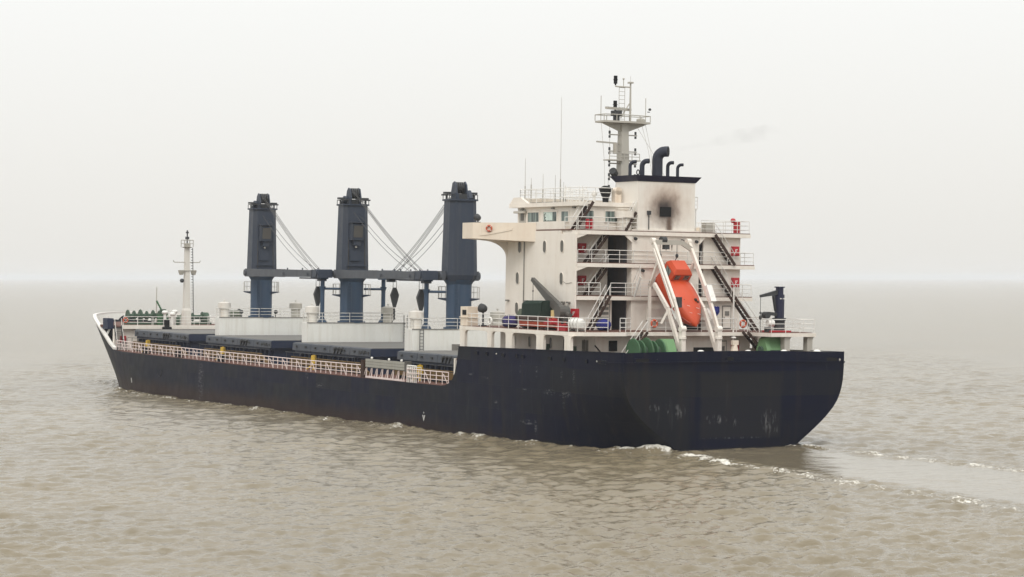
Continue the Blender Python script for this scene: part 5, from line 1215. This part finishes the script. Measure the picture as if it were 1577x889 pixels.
t = thing('rope_reel', 'dark rope reel behind the rail right of the foremast', 'rope reel', (126.5, -7.4, 6.7)); a = MB(); a.cyl((126.5, -8.2, 8.0), (126.5, -6.6, 8.0), 0.75, n=16); a.build('rope', TARPO, t)
a = MB()
for y in (-8.25, -6.55): a.cyl((126.5, y - 0.04, 8.0), (126.5, y + 0.04, 8.0), 0.95, n=16); a.beam((126.5, y, 6.7), (126.5, y, 8.0), 0.15)
a.build('reel_flange', DARKG, t)
t = thing('deck_vent_cluster', 'white cluster of vent heads left of the foremast foot', 'vents', (126.0, 1.5, 6.7))
for y, s, h in ((1.5, 125.6, 1.5), (0.9, 126.4, 1.8), (2.1, 126.8, 1.7), (1.3, 127, 1.2)): a = MB(); a.cyl((s, y, 6.7), (s, y, 6.7 + h), 0.2, n=8); a.ball((s, y, 6.7 + h), 0.42, 10, 6, (1, 1, 0.7)); a.build('vent_head', RAFTW, t, smooth=60)
t = thing('bow_staff', 'thin jack staff rising above the bow windlass', 'staff', (135.0, 0.2, 6.7)); a = MB(); a.cyl((135, 0.2, 6.7), (135, 0.2, 11.6), 0.1, 0.06, n=6); a.build('pole', MASTG, t); a = MB(); a.beam((134.0, -1.2, 6.7), (135, 0.2, 9.8), 0.2, 0.2); a.build('brace', GREENW, t)
t = thing('bow_roller', 'black rope fairlead hanging over the forecastle deck edge', 'fairlead', (122.9, 3.3, 6.8)); a = MB(); a.box(122.7, 123.2, 3.0, 3.6, 6.3, 7.5); a.build('body', BLACK, t); a = MB(); a.cyl((122.85, 2.7, 6.4), (122.85, 3.9, 6.4), 0.22, n=8); a.build('roller', BLACK, t)

# ------------------------------------------------------------------ stern provision crane, gangway
t = thing('provision_crane', 'navy provision crane with short jib on the starboard stern platform', 'crane', (6.6, -9.3, Z1))
a = MB(); a.box(5.9, 7.3, -9.9, -7.8, Z1 + 0.02, Z1 + 0.16); a.build('base_plate', RED, t)
a = MB(); a.cyl((6.6, -9.1, Z1 + 0.2), (6.6, -9.1, 10.5), 0.5, n=14); a.cyl((6.6, -9.1, 10.3), (6.6, -9.1, 10.55), 0.62, n=14); a.build('pedestal', DARKG, t, smooth=40)
a = MB(); a.cyl((6.6, -9.1, 10.55), (6.6, -9.1, 12.6), 0.42, 0.44, n=8); a.cyl((6.6, -9.1, 12.6), (6.6, -9.1, 13.2), 0.34, n=8); a.box(6.25, 6.95, -9.42, -8.78, 13.2, 13.3); a.build('column', CRANEN, t)
a = MB(); a.beam((6.6, -8.9, 12.8), (6.0, -6.6, 12.45), 0.25, 0.42, w2=0.16, h2=0.22); a.build('jib', DARKG, t)
a = MB(); a.beam((6.6, -8.9, 10.85), (6.4, -7.8, 10.95), 0.28, 0.28); a.cyl((6.2, -7.6, 10.8), (6.8, -7.6, 10.8), 0.3, n=12); a.beam((6.5, -8.6, 11.2), (6.3, -8.2, 12.5), 0.18, 0.18); a.build('winch_arm', DARKG, t)
a = MB(); a.tube([(6.0, -6.65, 12.4), (6.0, -6.65, Z1 + 0.1)], 0.03, 4); a.ball((6.0, -6.65, 11.0), 0.11, 6, 5); a.ball((6.0, -6.65, 10.6), 0.14, 6, 5, (1, 1, 1.6)); a.build('hook_line', WIRE, t)
a = MB()
for k in range(4): a.box(6.19, 6.2, -9.35 + k * 0.13, -9.26 + k * 0.13, 12.2, 12.3)
a.build('plate_letters', RAFTW, t)
t = thing('white_tank', 'small white tank at the foot of the navy provision crane', 'tank', (6.4, -7.9, Z1)); a = MB(); a.cyl((6.4, -8.3, 10.1), (6.4, -7.7, 10.1), 0.3, n=12); a.build('tank', RAFTW, t, smooth=40); a = MB(); a.box(6.2, 6.6, -8.1, -7.5, Z1 + 0.03, 9.75); a.build('stand', DARKG, t)
t = thing('accommodation_ladder', 'grey gangway stowed on edge along the port side rail', 'gangway', (43.0, 11.3, 3.62))
for k in range(3):
    a = MB(); a.box(38.6, 47.2, 11.25, 11.36, 4.72 + k * 0.27, 4.96 + k * 0.27); a.build('plank', PLANK, t)
a = MB(); a.box(38.5, 47.3, 11.05, 11.25, 4.65, 5.5); a.box(38.3, 38.6, 10.8, 11.4, 4.6, 5.6); a.build('frame', GREYS, t)
a = MB(); a.box(38.6, 47.0, 11.3, 11.45, 3.66, 3.82)
for s in np.arange(38.9, 47.2, 1.18): a.beam((s, 11.3, 3.7), (s, 11.2, 4.7), 0.09); a.beam((s, 11.3, 4.6), (s + 0.5, 11.3, 3.75), 0.05)
a.build('stowage_frame', RAILP, t)
a = MB()
for s in (46.0, 42.2, 39.5): a.ball((s, 11.25, 5.62), 0.13, 8, 6)
a.build('lamp', RAFTW, t)

# ------------------------------------------------------------------ air: haze box and the thin funnel smoke
m = bpy.data.materials.new('haze_air'); m.use_nodes = True; t = m.node_tree; t.nodes.clear()
pv = t.nodes.new('ShaderNodeVolumePrincipled'); pv.inputs['Color'].default_value = (0.90, 0.935, 0.99, 1); pv.inputs['Density'].default_value = 0.00010; pv.inputs['Anisotropy'].default_value = 0.0
ou = t.nodes.new('ShaderNodeOutputMaterial'); t.links.new(pv.outputs[0], ou.inputs['Volume'])
a = MB(); a.box(-30500, 30500, -300, 30500, -4.5, 36.0); hz = a.build('haze', m); hz['kind'] = 'stuff'
m = bpy.data.materials.new('smoke_volume'); m.use_nodes = True; t = m.node_tree; t.nodes.clear()
pv = t.nodes.new('ShaderNodeVolumePrincipled'); pv.inputs['Color'].default_value = (0.35, 0.35, 0.35, 1)
tc = t.nodes.new('ShaderNodeTexCoord')
t.links.new(mul(t, ramp(t, noise(t, tc.outputs['Object'], 0.8, 5), 0.44, 0.85), 0.17), pv.inputs['Density'])
ou = t.nodes.new('ShaderNodeOutputMaterial'); t.links.new(pv.outputs[0], ou.inputs['Volume'])
P0 = SHIP @ Vector((12.6, -1.6, 25.3)); a = MB(); rg = []
for u, r, dz in ((0, 0.2, 0), (0.1, 0.3, 0.05), (0.3, 0.45, 0.35), (0.6, 0.95, 1.0), (0.85, 1.0, 1.3), (1.0, 0.3, 1.4)):
    c = P0 + Vector((9.3 * u, -2.5 * u, dz)); rg.append([(c.x, c.y + 1.3 * r * math.cos(2 * math.pi * k / 12), c.z + 0.75 * r * math.sin(2 * math.pi * k / 12)) for k in range(12)])
a.loft(rg); sm = a.build('smoke', m); sm['kind'] = 'stuff'
